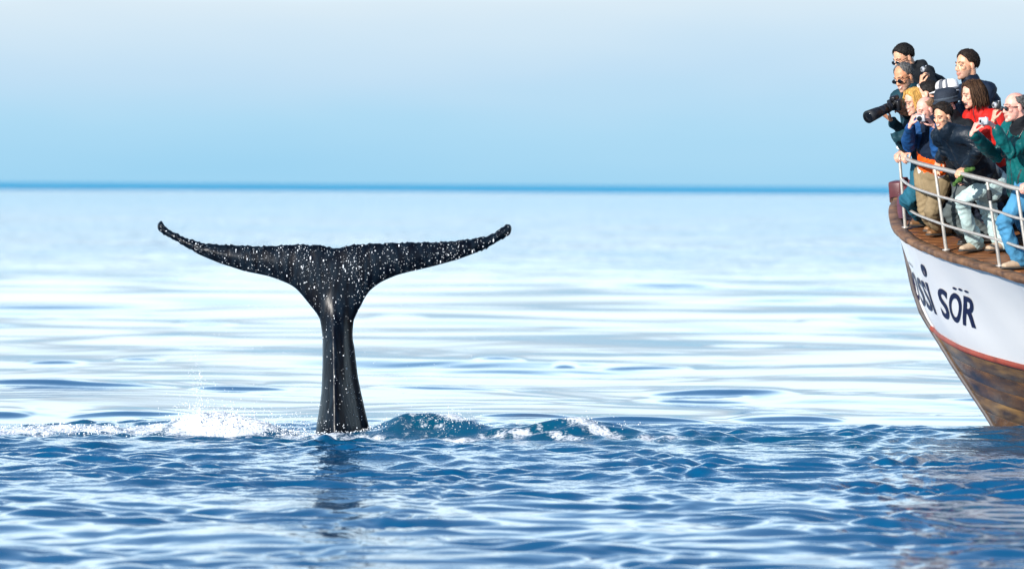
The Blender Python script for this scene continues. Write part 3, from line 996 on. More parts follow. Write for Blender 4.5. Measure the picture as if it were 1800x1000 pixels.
CL = {'black': cloth('black_cloth', (.006, .008, .011)), 'navy': cloth('navy_cloth', (.006, .013, .030), .6), 'navy2': cloth('dark_navy_shell', (.006, .012, .021), .45), 'blue': cloth('blue_cloth', (.008, .050, .155), .65),
      'teal': cloth('dark_teal_cloth', (.008, .036, .050), .65), 'green': cloth('sea_green_shell', (.003, .080, .082), .42), 'red': cloth('red_shell', (.46, .014, .010), .6), 'orange': cloth('orange_cloth', (.78, .10, .008), .6),
      'white': cloth('white_cloth', (.70, .68, .66)), 'jeans': cloth('blue_denim', (.05, .19, .33), .8), 'pale': cloth('pale_faded_denim', (.36, .47, .46), .8), 'tealjean': cloth('teal_denim', (.012, .085, .13), .8),
      'khaki': cloth('khaki_cotton', (.20, .15, .085), .8), 'greyjean': cloth('grey_denim', (.07, .085, .085), .8), 'darkjean': cloth('dark_denim', (.010, .015, .03), .8), 'grey': cloth('grey_cloth', (.09, .10, .12), .8)}
ZIP = mat('dark_trim', (.02, .022, .026), .5, .2)
SHOE = {'beige': mat('beige_suede', (.42, .30, .20), .7, .2), 'brown': mat('brown_leather', (.20, .10, .04), .5, .3), 'dark': mat('dark_leather', (.015, .013, .012), .5, .2)}
SOLE = mat('rubber_sole', (.05, .045, .04), .8, .2)
HS = 1.0                       # head size

def hand(g, wrist, fwd, nrm, thumb, curl, scale=1.0, spread=.12):
    """palm and five bent fingers; fwd = towards the fingers, nrm = out of the palm, thumb = towards the thumb side"""
    w = Vector(wrist); f = Vector(fwd).normalized(); n_ = Vector(nrm); n_ = (n_ - f * n_.dot(f)).normalized()
    s = f.cross(n_)
    if s.dot(Vector(thumb)) < 0: s = -s
    k = scale
    g.loft([w - f * .02 * k, w + f * .02 * k, w + f * .085 * k], [.024 * k, .037 * k, .042 * k], [.019 * k, .016 * k, .0125 * k], side=s, n=12)
    for i, (off, ln, r_) in enumerate(((.033, .92, .0095), (.0112, 1.0, .0098), (-.0112, .95, .0095), (-.032, .76, .0085))):
        p = w + f * (.082 - .006 * abs(i - 1)) * k + s * off * k
        d_ = (f + s * spread * (off / .033)).normalized(); pts_ = [p - d_ * .018 * k]
        ang = 0
        for ln_, da in ((.043, curl * .75), (.027, curl), (.021, curl * .8)):
            ang += da
            dd = d_ * cos(ang) + n_ * sin(ang)
            p = p + dd * ln_ * ln * k
            if len(pts_) == 1: pts_.append(pts_[0] + d_ * .018 * k)
            pts_.append(p)
        g.loft(pts_, [r_ * k * q for q in (1.05, 1.08, 1.0, .95, .8)], n=8)
    p = w + f * .018 * k + s * .030 * k
    d1 = (f * .62 + s * .68 + n_ * .35 * min(1, curl + .3)).normalized()
    d2 = (f * .85 + s * (.30 - .35 * curl) + n_ * .55 * min(1, curl + .2)).normalized()
    g.loft([p, p + d1 * .042 * k, p + d1 * .042 * k + d2 * .03 * k, p + d1 * .042 * k + d2 * .052 * k], [.013 * k, .0115 * k, .0105 * k, .008 * k], n=8)

def head_frame(face, roll=0.0):
    f = Vector(face).normalized()
    l = Vector((0, 0, 1)).cross(f).normalized()
    u = f.cross(l)
    if roll:
        l, u = l * cos(roll) + u * sin(roll), u * cos(roll) - l * sin(roll)
    return f, l, u

def person(label, head, Y, face, pelvis, feet, hands, elbows, skin_, hair, top_, trousers, shoes='dark', torso=None, knees=(None, None), hstyle='short', roll=0.0,
           glasses=None, mouth='closed', stub=False, hp=((None,) * 4, (None,) * 4), sleeves=None, hem=None, hem2=None, collar=None, bulk=1.0, group='people crowding the bow rail', hood=False, neck_off=0.0, hs=1.0, seed=0, thick=1.0):
    """head/pelvis/feet/hands/elbows as world points; index 0 = left limb, 1 = right limb"""
    HK = HS * hs
    f, l, u = head_frame(face, roll)
    H = P(*head, Y) if len(head) == 2 else Vector(head)
    def HP(x, y, z): return H + (f * x + l * y + u * z) * HK
    pel = Vector(pelvis)
    tf = Vector(torso if torso else (face[0], face[1], 0)).normalized()
    tl = Vector((0, 0, 1)).cross(tf).normalized()
    neck = HP(-.045, 0, -.135) + Vector((0, 0, -.02))
    spine = (neck - pel)
    sl = spine.length
    sd = spine.normalized()
    tl = (tl - sd * tl.dot(sd)).normalized()
    tfr = tl.cross(sd)
    if tfr.dot(tf) < 0: tfr = -tfr
    chest = pel + spine * .68 - tfr * (.02 + neck_off)
    shc = neck - sd * .075 - tfr * .01
    sh = [shc + tl * (.185 * bulk), shc - tl * (.185 * bulk)]
    feet = [Vector(q) for q in feet]
    root = empty('person', Vector(((feet[0].x + feet[1].x) / 2, (feet[0].y + feet[1].y) / 2, min(feet[0].z, feet[1].z))), label, 'person', group)
    hip = [pel + tl * .095, pel - tl * .095]
    kn = []
    for i in range(2):
        if knees[i] is not None: kn.append(Vector(knees[i]))
        else: kn.append(hip[i].lerp(feet[i], .5) + tf * .05)
    el_ = [Vector(q) for q in elbows]; ha = [Vector(q) for q in hands]
    # ---- body: one continuous surface
    g = Geo()
    ax = (f, l, u)
    g.ell(HP(-.012, 0, .042), [q * HK for q in (.098, .077, .088)], ax)
    g.ell(HP(.026, 0, -.03), [q * HK for q in (.068, .062, .088)], ax)
    g.ell(HP(.05, 0, -.083), [q * HK for q in (.042, .044, .034)], ax)
    g.ell(HP(.078, 0, -.102), [q * HK for q in (.019, .022, .017)], ax)
    g.loft([HP(.088, 0, .012), HP(.104, 0, -.028)], [.010 * HK, .0150 * HK], n=10)
    for s in (1, -1):
        g.ell(HP(.094, s * .014, -.034), [q * HK for q in (.013, .010, .009)], ax, 10)
        g.ell(HP(.063, s * .042, -.018), [q * HK for q in (.024, .022, .02)], ax, 10)
        g.ell(HP(-.008, s * .079, -.004), [q * HK for q in (.021, .0095, .033)], ax, 12)
        g.loft([HP(.086, s * .012, .024), HP(.074, s * .04, .027)], .0112 * HK, n=8)
    if mouth == 'closed' or mouth == 'smile':
        g.ell(HP(.094, 0, -.059), [q * HK for q in (.011, .027, .007)], ax, 12)
        g.ell(HP(.092, 0, -.071), [q * HK for q in (.011, .023, .008)], ax, 12)
    else:
        g.ell(HP(.093, 0, -.054), [q * HK for q in (.011, .027, .007)], ax, 12)
        g.ell(HP(.088, 0, -.088), [q * HK for q in (.012, .022, .008)], ax, 12)
    g.loft([HP(-.03, 0, -.04), neck + tfr * .005, neck - sd * .08], [.056 * HK, .056, .050], n=14)
    tr = .86 * bulk
    g.loft([pel, pel + spine * .4, chest, shc], [.15 * tr, .14 * tr, .165 * tr, .12 * tr], [.105 * tr, .1 * tr, .115 * tr, .075 * tr], side=tl, n=20)
    for i in range(2):
        g.loft([shc, sh[i]], [.06, .055], n=10)
        g.loft([sh[i], el_[i], ha[i]], [.042, .030, .024], n=10)
        g.loft([hip[i], kn[i], feet[i] + Vector((0, 0, .07))], [.075, .052, .036], n=10)
        g.loft([feet[i] + Vector((0, 0, .04)), feet[i] + tf * .12 + Vector((0, 0, .025))], [.03, .025], n=8)
        fw, nr, th, cu = hp[i]
        if fw is None:
            fw = ha[i] - el_[i]; nr = Vector((0, -.2, -1)); th = Vector((-1, 0, 0.2)); cu = .8
        hand(g, ha[i], fw, nr, th, cu)
    me = remesh(g, .0058, 2, .42)
    co_ = fcen(me)
    rel = co_ - np.array(H)
    a_ = rel @ np.array(f) / HK; b_ = rel @ np.array(l) / HK; c_ = rel @ np.array(u) / HK
    ii = np.zeros(len(co_), np.int32)
    inh = (np.abs(b_) < .1) & (a_ > .0) & (c_ > -.14) & (c_ < .12)
    if stub:
        jaw = inh & (c_ < -.048 + .25 * np.clip(np.abs(b_) - .03, 0, 1)) & (a_ > .0)
        ii[jaw] = 2
    if stub == 'moustache':
        ii[inh & (a_ > .07) & (np.abs(b_) < .034) & (c_ > -.058) & (c_ < -.040)] = 2
    if mouth == 'closed':
        ii[inh & (a_ > .082) & (np.abs(b_) < .026) & (c_ > -.078) & (c_ < -.055)] = 1
    elif mouth == 'smile':
        yy_ = c_ - 2.2 * b_ ** 2 * 10
        ii[inh & (a_ > .07) & (np.abs(b_) < .031) & (yy_ > -.082) & (yy_ < -.056)] = 1
        ii[inh & (a_ > .07) & (np.abs(b_) < .022) & (yy_ > -.071) & (yy_ < -.062)] = 3
    else:
        ii[inh & (a_ > .06) & (np.abs(b_) < .030) & (c_ > -.098) & (c_ < -.050)] = 1
        ii[inh & (a_ > .05) & (np.abs(b_) < .025) & (c_ > -.086) & (c_ < -.057)] = 4
        ii[inh & (a_ > .05) & (np.abs(b_) < .022) & (c_ > -.067) & (c_ < -.057)] = 3
    for m_ in (SKIN[skin_], LIPS, STUB, TEETH, MOUTH): me.materials.append(m_)
    me.polygons.foreach_set('material_index', ii); me.update()
    link('body', me, root)
    # ---- eyes, brows, glasses
    if glasses != 'sun':
        for s in (1, -1):
            e = Geo().ell(HP(.079, s * .033, .004), [q * HK for q in (.0118, .0135, .0068)], ax, 10)
            for k, q in enumerate(e.f):
                ctr = sum((Vector(e.v[z]) for z in q), Vector()) / len(q) - HP(.079, s * .033, .004)
                if abs(ctr.dot(l)) < .0088 * HK: e.m[k] = 1
            e.obj('eye', [EYEW, EYED], root)
    bw = Geo()
    for s in (1, -1):
        bw.loft([HP(.097, s * .013, .031), HP(.092, s * .032, .036), HP(.077, s * .05, .028)], [.0034 * HK, .004 * HK, .0022 * HK], n=6)
    bw.obj('eyebrows', HAIR[hair] if hair != 'blond' else HAIR['sandy'], root)
    if glasses:
        q = Geo()
        for s in (1, -1):
            q.ell(HP(.105, s * .033, .000), [v * HK for v in (.006, .0275, .0205)], (f * .97 - l * .24 * s * -1, l, u), 14)
            q.loft([HP(.098, s * .058, .008), HP(.02, s * .079, .012), HP(-.02, s * .083, .008)], .0032 * HK, n=6)
        q.loft([HP(.113, .012, .004), HP(.113, -.012, .004)], .003 * HK, n=6)
        q.obj('sunglasses', GLASS, root)
    # ---- hair
    if hstyle != 'none':
        bm = bmesh.new()
        bmesh.ops.create_icosphere(bm, subdivisions=5, radius=1)
        vs = np.array([v.co[:] for v in bm.verts]); fs = [tuple(v.index for v in q.verts) for q in bm.faces]
        bm.free()
        # vs axes: x forward, y left, z up
        az = np.arctan2(np.abs(vs[:, 1]), vs[:, 0])            # 0 at the face, pi at the nape
        if hstyle in ('short', 'bob', 'longtop'):
            line = np.interp(az, [0, .35, .62, .95, 1.25, 1.5, 1.75, 2.1, pi], [.66, .64, .50, .28, -.12, -.12, -.20, -.62, -.66])
        elif hstyle == 'receding':
            line = np.interp(az, [0, .3, .6, .95, 1.25, 1.5, 1.75, 2.1, pi], [.90, .93, .80, .42, -.08, -.1, -.2, -.62, -.66])
        else:   # balding: sides and back only
            line = np.interp(az, [0, .8, 1.1, 1.35, 1.55, 1.75, 2.1, pi], [2, 2, .60, .0, -.1, -.2, -.62, -.66])
        topcut = 9 if hstyle != 'balding' else .62
        rs = np.random.default_rng(seed + 5)
        nzv = folds(vs * .55, seed + 3, 16) * .5 + folds(vs * np.array([.6, 1, .6]), seed + 4, 34) * .5
        thick_ = {'short': .010, 'longtop': .016, 'receding': .008, 'balding': .006, 'bob': .015}[hstyle] * thick
        inside_d = np.clip((vs[:, 2] - line) / .16, 0, 1)
        if hstyle == 'balding': inside_d *= np.clip((topcut + .2 * np.clip(-vs[:, 0], 0, 1) - vs[:, 2]) / .2, 0, 1)
        keep = inside_d > 0.0
        th_ = np.where(inside_d > 0, thick_ * np.sqrt(inside_d) * (1 + .42 * nzv) + .002, -.004)
        base = np.array([.098, .077, .088])
        loc = vs * (base + th_[:, None]) + np.array([-.012, 0, .042])
        low = vs[:, 2] < 0
        loc[low, 2] *= 1.0
        wv = np.array(H) + HK * (loc[:, :1] * np.array(f) + loc[:, 1:2] * np.array(l) + loc[:, 2:3] * np.array(u))
        q = Geo()
        fk = [t_ for t_ in fs if keep[t_[0]] or keep[t_[1]] or keep[t_[2]]]
        used = sorted({i for t_ in fk for i in t_}); mp_ = {i: k for k, i in enumerate(used)}
        q.add(wv[used], [tuple(mp_[i] for i in t_) for t_ in fk])
        # loose tufts
        r2 = random.Random(seed)
        cand = [i for i in range(len(vs)) if inside_d[i] > .5]
        for _ in range(300 if hstyle in ('short', 'longtop', 'bob') else 140):
            i = r2.choice(cand); v = vs[i]
            pt = HP(*(v * (base + thick_) + np.array([-.012, 0, .042])))
            nn = (f * v[0] + l * v[1] + u * v[2]).normalized()
            fl = (Vector((0, 0, -1)) * .8 + f * r2.uniform(-.6, .6) + l * r2.uniform(-.5, .5) - f * .5)
            fl = (fl - nn * fl.dot(nn)).normalized()
            ln_ = r2.uniform(.018, .035) * HK
            q.loft([pt - nn * .006, pt + fl * ln_ * .5 + nn * .003, pt + fl * ln_ + nn * r2.uniform(-.004, .006)], [.0032, .003, .0008], n=5, round_=False)
        if hstyle == 'bob':
            for k in range(700):
                ang = r2.uniform(.95, pi); s = r2.choice((1, -1))
                d_ = f * cos(ang) + l * (s * sin(ang))
                st_ = HP(-.012, 0, .05) + (f * cos(ang) * .105 + l * (s * sin(ang) * .088) + u * r2.uniform(-.01, .05)) * HK
                ln_ = r2.uniform(.13, .205) * (hood or 1.0)
                en = st_ - u * ln_ * .75 + Vector((0, 0, -.04)) + d_ * r2.uniform(0, .03) - f * .015
                mid = st_.lerp(en, .5) + d_ * r2.uniform(.008, .022)
                q.loft([st_ - d_ * .01 + u * .03, st_.lerp(mid, .5) + d_ * .006, mid, en.lerp(mid, .3), en + f * r2.uniform(-.01, .02)], [.0036, .0048, .0045, .0035, .001], n=4, round_=False)
        q.obj('hair', HAIR[hair], root)
    # ---- jacket
    jm = CL[top_]
    g = Geo()
    br = bulk
    hem_p = pel - sd * .10
    g.loft([hem_p, pel + spine * .15, pel + spine * .42, chest, shc + sd * .0, neck + sd * .0], [.19 * br, .18 * br, .185 * br, .2 * br, .15 * br, .082], [.14 * br, .135 * br, .14 * br, .15 * br, .10 * br, .08], side=tl, n=22)
    for i in range(2):
        g.loft([shc + (sh[i] - shc) * .3, sh[i]], [.088, .078], n=12)
        cuff = el_[i].lerp(ha[i], .94)
        m1_ = sh[i].lerp(el_[i], .5); m2_ = el_[i].lerp(cuff, .55)
        g.loft([sh[i], m1_, el_[i], m2_, cuff], [.078, .070, .064, .054, .041], n=14)
    g.loft([neck - sd * .03, neck + sd * .035], [.082, .08], [.085, .082], side=tl, n=16)
    if hood and hstyle != 'bob':
        g.ell(neck - tfr * .075 - sd * .01, (.075, .13, .06), (tfr, tl, sd), 14)
    me = remesh(g, .0095, 3)
    p_ = mco(me); n_ = mno(me)
    amp = .013
    w_ = folds(p_, seed + 1, 13) * amp * .8 + folds(p_ * np.array([1, 1, .55]), seed + 2, 22, True) * amp * .55 + folds(p_, seed + 6, 40, True) * amp * .22
    for i in range(2):     # gathers round the elbows
        d_ = np.linalg.norm(p_ - np.array(el_[i]), axis=1)
        axs = np.array((ha[i] - sh[i]).normalized())
        w_ += np.exp(-(d_ / .10) ** 2) * .007 * np.sin((p_ @ axs) * 130 + 3 * np.sin(p_[:, 2] * 20))
    setco(me, p_ + n_ * w_[:, None])
    cen_ = fcen(me)
    me.materials.append(jm); ii = np.zeros(len(cen_), np.int32)
    def segd(p0, p1):
        p0 = np.array(p0); d_ = np.array(p1) - p0
        t_ = np.clip(((cen_ - p0) @ d_) / (d_ @ d_), 0, 1)
        return np.linalg.norm(cen_ - p0 - t_[:, None] * d_, axis=1)
    rel_ = cen_ - np.array(pel)
    lat = rel_ @ np.array(tl); frt = (cen_ - np.array(chest)) @ np.array(tfr)
    up_ = rel_ @ np.array(sd)
    if not sleeves:
        me.materials.append(ZIP)
        armd = np.minimum.reduce([segd(sh[0], el_[0]), segd(el_[0], ha[0]), segd(sh[1], el_[1]), segd(el_[1], ha[1])])
        ii[(np.abs(lat) < .0055) & (frt > .03) & (armd > .085)] = 1
        for sgn in (1, -1):
            ii[(np.abs(lat - sgn * .10 - (up_ - .12) * .25 * sgn) < .006) & (np.abs(up_ - .10) < .075) & (frt > .02) & (armd > .085)] = 1
    if sleeves:
        me.materials.append(CL[sleeves])
        arm = np.minimum.reduce([segd(sh[0].lerp(el_[0], .1), el_[0]), segd(el_[0], ha[0]), segd(sh[1].lerp(el_[1], .1), el_[1]), segd(el_[1], ha[1])])
        ii[arm < .088] = 1
    if collar:
        me.materials.append(CL[collar]); k_ = len(me.materials) - 1
        ii[np.linalg.norm(cen_ - np.array(neck), axis=1) < .105] = k_
    if hem:
        me.materials.append(CL[hem]); k_ = len(me.materials) - 1
        ax_ = (cen_ - np.array(pel)) @ np.array(sd)
        ii[(ax_ < sl * .46) & (ii == 0)] = k_
        if hem2:
            me.materials.append(CL[hem2])
            ii[(ax_ < sl * .17) & (ii == k_)] = k_ + 1
    me.polygons.foreach_set('material_index', ii); me.update()
    link('jacket', me, root)
    # ---- trousers
    g = Geo()
    g.loft([pel + sd * .06, pel, pel - Vector((0, 0, .07))], [.16, .175, .165], [.125, .13, .125], side=tl, n=18)
    for i in range(2):
        g.loft([hip[i], hip[i].lerp(kn[i], .5), kn[i], kn[i].lerp(feet[i], .5), feet[i] + Vector((0, 0, .075))], [.105, .092, .074, .068, .070], n=14)
    me = remesh(g, .0105, 3)
    p_ = mco(me); n_ = mno(me)
    w_ = folds(p_, seed + 8, 13) * .006 + folds(p_ * np.array([1, 1, .5]), seed + 9, 22, True) * .006 + folds(p_, seed + 10, 40, True) * .0025
    for i in range(2):
        axs = np.array((feet[i] - hip[i]).normalized())
        for q_, wd in ((kn[i], .11), (feet[i] + Vector((0, 0, .11)), .10)):
            d_ = np.linalg.norm(p_ - np.array(q_), axis=1)
            w_ += np.exp(-(d_ / wd) ** 2) * .007 * np.sin((p_ @ axs) * 115 + 3 * np.sin(p_[:, 0] * 25))
    setco(me, p_ + n_ * w_[:, None])
    me.materials.append(CL[trousers])
    link('trousers', me, root)
    for i in range(2):
        d_ = (Vector((tf.x, tf.y, 0))).normalized()
        z_ = Vector((0, 0, 1)); s_ = z_.cross(d_)
        q = Geo()
        q.loft([feet[i] - d_ * .075 + z_ * .042, feet[i] - d_ * .02 + z_ * .052, feet[i] + d_ * .09 + z_ * .042, feet[i] + d_ * .17 + z_ * .03], [.038, .042, .048, .036], [.036, .046, .036, .024], side=s_, n=12)
        q.loft([feet[i] + z_ * .06, feet[i] + z_ * .12], [.045, .04], n=10)
        sh_o = q.obj('shoe', SHOE[shoes], root)
        Geo().loft([feet[i] - d_ * .08 + z_ * .012, feet[i] + d_ * .05 + z_ * .012, feet[i] + d_ * .19 + z_ * .012], [.038, .048, .036], [.012, .012, .011], side=s_, n=12).obj('sole', SOLE, sh_o)
    return dict(root=root, H=H, f=f, l=l, u=u, HP=HP, HK=HK, neck=neck, tl=tl, sd=sd, tf=tfr, sh=sh)

def D(a, b): return BW(a, b, deck_c(a, b) + .002)
V = Vector
RD = V((-.62, -.72, 0))      # out over the port bow rail

# --- green jacket, balding, sunglasses, silver camera (nearest, right)
I_cam = P(1729, 213, 36.95)
pI = person('balding man in a sea green jacket and sunglasses holding a silver camera', (1784, 190), 37.35, (-.93, -.36, -.06), P(1803, 318, 37.55), (D(1.85, 2.62), D(2.05, 2.5)),
       (P(1752, 226, 37.02), P(1709, 234, 37.08)), (P(1776, 268, 37.1), P(1752, 276, 37.5)), 'pink', 'grey', 'green', 'jeans', 'beige', torso=(-.9, -.42, 0), hstyle='balding', glasses='sun', collar='black',
       knees=(P(1764, 392, 37.35), P(1800, 392, 37.5)), hp=((V((-.75, .05, .55)), V((-.3, .3, -.5)), V((-.2, -.2, 1)), .75), (V((.35, -.05, .9)), V((.8, .2, -.2)), V((.2, -.6, .3)), .85)), bulk=1.08, hs=1.03, seed=11)
# --- front man leaning on the rail
rl = rail_at(1690); rr = rail_at(1642)
pF = person('smiling dark-haired young man in a navy jacket leaning both hands on the rail', (1657, 205), 37.95, (-.70, -.66, -.30), P(1738, 318, 38.4), (D(1.02, 1.92), D(1.25, 1.85)),
       (rl + V((.045, .06, .05)), rr + V((.05, .02, .075))), (P(1722, 262, 37.85), P(1664, 262, 38.2)), 'warm', 'dark', 'navy2', 'pale', 'beige', torso=(-.75, -.6, 0), hstyle='longtop', mouth='smile',
       knees=(P(1691, 352, 38.25), P(1740, 380, 38.55)), hp=((V((-.55, -.60, -.30)), V((-.1, .1, -1)), V((-.9, .5, .1)), .85), (V((-.35, -.35, -.95)), V((.6, .5, -.2)), V((-.2, -1, 0)), .25)), seed=22, hs=.88, roll=-.05, collar='navy2')
# --- blue sleeves, orange hem, compact camera in front of the face
D_cam = P(1619, 208, 38.72)
pD = person('pink-faced person in blue sleeves with an orange hem aiming a compact camera', (1627, 194), 39.0, (-.80, -.50, -.33), P(1640, 312, 39.35), (D(.28, 1.2), D(.15, 1.02)),
       (P(1641, 222, 38.8), P(1600, 220, 38.82)), (P(1650, 268, 38.95), P(1598, 256, 39.2)), 'pink', 'sandy', 'navy', 'khaki', 'brown', torso=(-.75, -.62, 0), hstyle='balding', sleeves='blue', hem='orange',
       knees=(P(1638, 372, 39.2), P(1626, 372, 39.45)), hem2='white', hp=((V((-.6, .0, .8)), V((-.6, .3, -.3)), V((-.2, -.3, 1)), .8), (V((.3, -.1, .9)), V((.8, .2, -.3)), V((.2, -.3, 1)), .8)), seed=33, hs=.92, bulk=.84)
# --- blond woman at the rail
rb = rail_at(1592)
pC = person('smiling blond woman in a dark teal jacket with both hands on the rail end', (1607, 180), 39.45, (-.86, -.42, -.30), P(1632, 292, 39.7), (D(-.08, .85), D(.05, .7)),
       (rb + V((.03, .03, .07)), rb + V((-.02, .08, .07))), (P(1572, 243, 39.35), P(1592, 240, 39.6)), 'fair', 'blond', 'teal', 'tealjean', 'brown', torso=(-.88, -.4, 0), hstyle='bob', mouth='smile', hood=.62,
       knees=(P(1594, 352, 39.45), P(1610, 360, 39.6)), hp=((V((-.5, -.3, -.5)), V((.1, .0, -1)), V((-.2, -1, .2)), .9), (V((-.6, -.3, -.4)), V((.1, .0, -1)), V((-.2, -1, .2)), .9)), seed=44, hs=.93, bulk=.92)
# --- telephoto man
pB = person('grey-haired man in sunglasses and a dark teal jacket holding a long telephoto camera', (1589, 137), 39.8, (-.66, -.66, -.36), P(1632, 262, 40.05), (D(-.05, .55), D(.1, .45)),
       (P(1566, 211, 39.45), P(1592, 200, 39.55)), (P(1590, 238, 39.65), P(1612, 225, 39.95)), 'tan', 'grey', 'teal', 'darkjean', 'dark', torso=(-.7, -.6, 0), hstyle='receding', glasses='sun', mouth='smile', stub='moustache', hs=1.03,
       hp=((V((-.7, -.1, .5)), V((-.2, .1, 1)), V((.1, -.8, .6)), .55), (V((-.7, -.2, .5)), V((-.3, -.9, -.2)), V((-.2, -.3, 1)), .8)), seed=55, roll=.08)
# --- man behind, bent forward, hand up with a small black camera
A_cam = P(1626, 122, 39.32)
pA = person('dark-haired man in sunglasses and black hooded jacket bending forward above the grey-haired man', (1589, 103), 40.25, (-.78, -.44, -.44), P(1690, 235, 40.35), (D(.35, .35), D(.5, .15)),
       (P(1619, 150, 39.45), P(1650, 190, 40.0)), (P(1636, 190, 39.6), P(1660, 160, 40.5)), 'warm', 'black', 'black', 'darkjean', 'dark', torso=(-.85, -.45, 0), hstyle='short', glasses='sun', stub=True, hs=1.02, bulk=1.1, hood=True, seed=66,
       hp=((V((.05, -.1, 1)), V((.9, .1, .1)), V((.1, -1, .2)), .95), (None,) * 4))
# --- tall man at the back
pG = person('tall dark-haired man with a moustache and navy jacket standing behind the laughing woman', (1699, 116), 39.45, (-.86, -.50, -.06), P(1742, 262, 39.55), (D(.75, .45), D(.95, .3)),
       (P(1712, 280, 39.2), P(1775, 285, 39.5)), (P(1716, 215, 39.2), P(1786, 220, 39.7)), 'warm', 'dark', 'navy', 'darkjean', 'dark', torso=(-.86, -.5, 0), hstyle='short', stub='moustache', hs=1.07, bulk=1.15, seed=77, thick=1.4)
# --- laughing woman in red
H_cam = P(1753, 185, 38.2)
pH = person('laughing brown-haired woman in a red jacket raising a black camera', (1709, 167), 38.6, (-.91, -.33, -.24), P(1750, 300, 38.75), (D(1.25, 1.3), D(1.4, 1.15)),
       (P(1746, 212, 38.25), P(1735, 250, 38.7)), (P(1757, 262, 38.4), P(1748, 280, 38.9)), 'fair', 'brown', 'red', 'darkjean', 'dark', torso=(-.8, -.55, 0), hstyle='bob', mouth='open', seed=88, bulk=.95,
       hp=((V((.15, -.05, 1)), V((.9, .2, .1)), V((.1, -1, .2)), .85), (None,) * 4), hs=.95)
# --- man in the dark cap behind the front man
pE = person('person in a dark grey brimmed cap and black jacket hidden behind the smiling young man', (1663, 183), 38.75, (-.86, -.46, -.20), P(1700, 305, 38.95), (D(.85, 1.62), D(.95, 1.4)),
       (P(1692, 300, 38.8), P(1735, 285, 38.9)), (P(1705, 262, 38.75), P(1740, 250, 39.0)), 'fair', 'dark', 'black', 'greyjean', 'dark', torso=(-.8, -.55, 0), hstyle='short', seed=99, hs=.95, knees=(P(1670, 378, 38.85), P(1692, 380, 38.95)))
# --- dark-haired person seen from behind between the two photographers
pL = person('black-haired person in a black jacket seen half from behind right of the blond woman', (1630, 166), 39.4, (-.93, .32, -.15), P(1660, 285, 39.5), (D(.45, .95), D(.55, .8)),
       (P(1662, 262, 39.5), P(1695, 260, 39.6)), (P(1665, 235, 39.5), P(1695, 230, 39.7)), 'fair', 'black', 'black', 'darkjean', 'dark', hstyle='short', seed=111, hs=.9, bulk=.9)
# --- person in the white striped cap
pN = person('person turned away in a white and grey striped cap behind the dark cap', (1664, 166), 39.15, (-.90, .25, -.10), P(1700, 290, 39.25), (D(.7, .85), D(.8, .7)),
       (P(1690, 270, 39.0), P(1725, 270, 39.3)), (P(1690, 240, 39.0), P(1728, 240, 39.4)), 'fair', 'dark', 'navy', 'darkjean', 'dark', hstyle='short', seed=122, hs=.94)
# --- just outside the picture, one hand on the rail
rj = rail_at(1800)
pJ = person('person at the right edge of the picture with one bare hand gripping the rail', (1872, 195), 36.9, (-.80, -.58, -.1), P(1890, 330, 37.0), (D(2.45, 2.7), D(2.6, 2.5)),
       (P(1908, 300, 36.5), rj + V((.06, .03, .07))), (P(1915, 265, 36.5), P(1850, 285, 36.9)), 'pink', 'brown', 'navy', 'darkjean', 'dark', hstyle='short', seed=133,
       hp=((None,) * 4, (V((-.8, -.15, -.35)), V((-.25, .1, -1)), V((-.2, -1, .2)), .95)))

# neck straps of the two men with cameras
def ring(pp, name, material, r, drop, front, th_=.006):
    q = Geo(); pts_ = []
    for k in range(25):
        a = 2 * pi * k / 24
        pts_.append(pp['neck'] + pp['tl'] * (r * sin(a)) + pp['tf'] * (r * cos(a) * 1.0) - pp['sd'] * (drop * max(0, cos(a)) + .0) + pp['sd'] * .035 + pp['tf'] * front * max(0, cos(a)))
    q.loft(pts_, th_, n=6); q.obj(name, material, pp['root'])
ring(pI, 'camera_strap', BLACKP, .095, .26, .12, .007)
ring(pB, 'camera_strap', BLACKP, .095, .20, .10, .007)
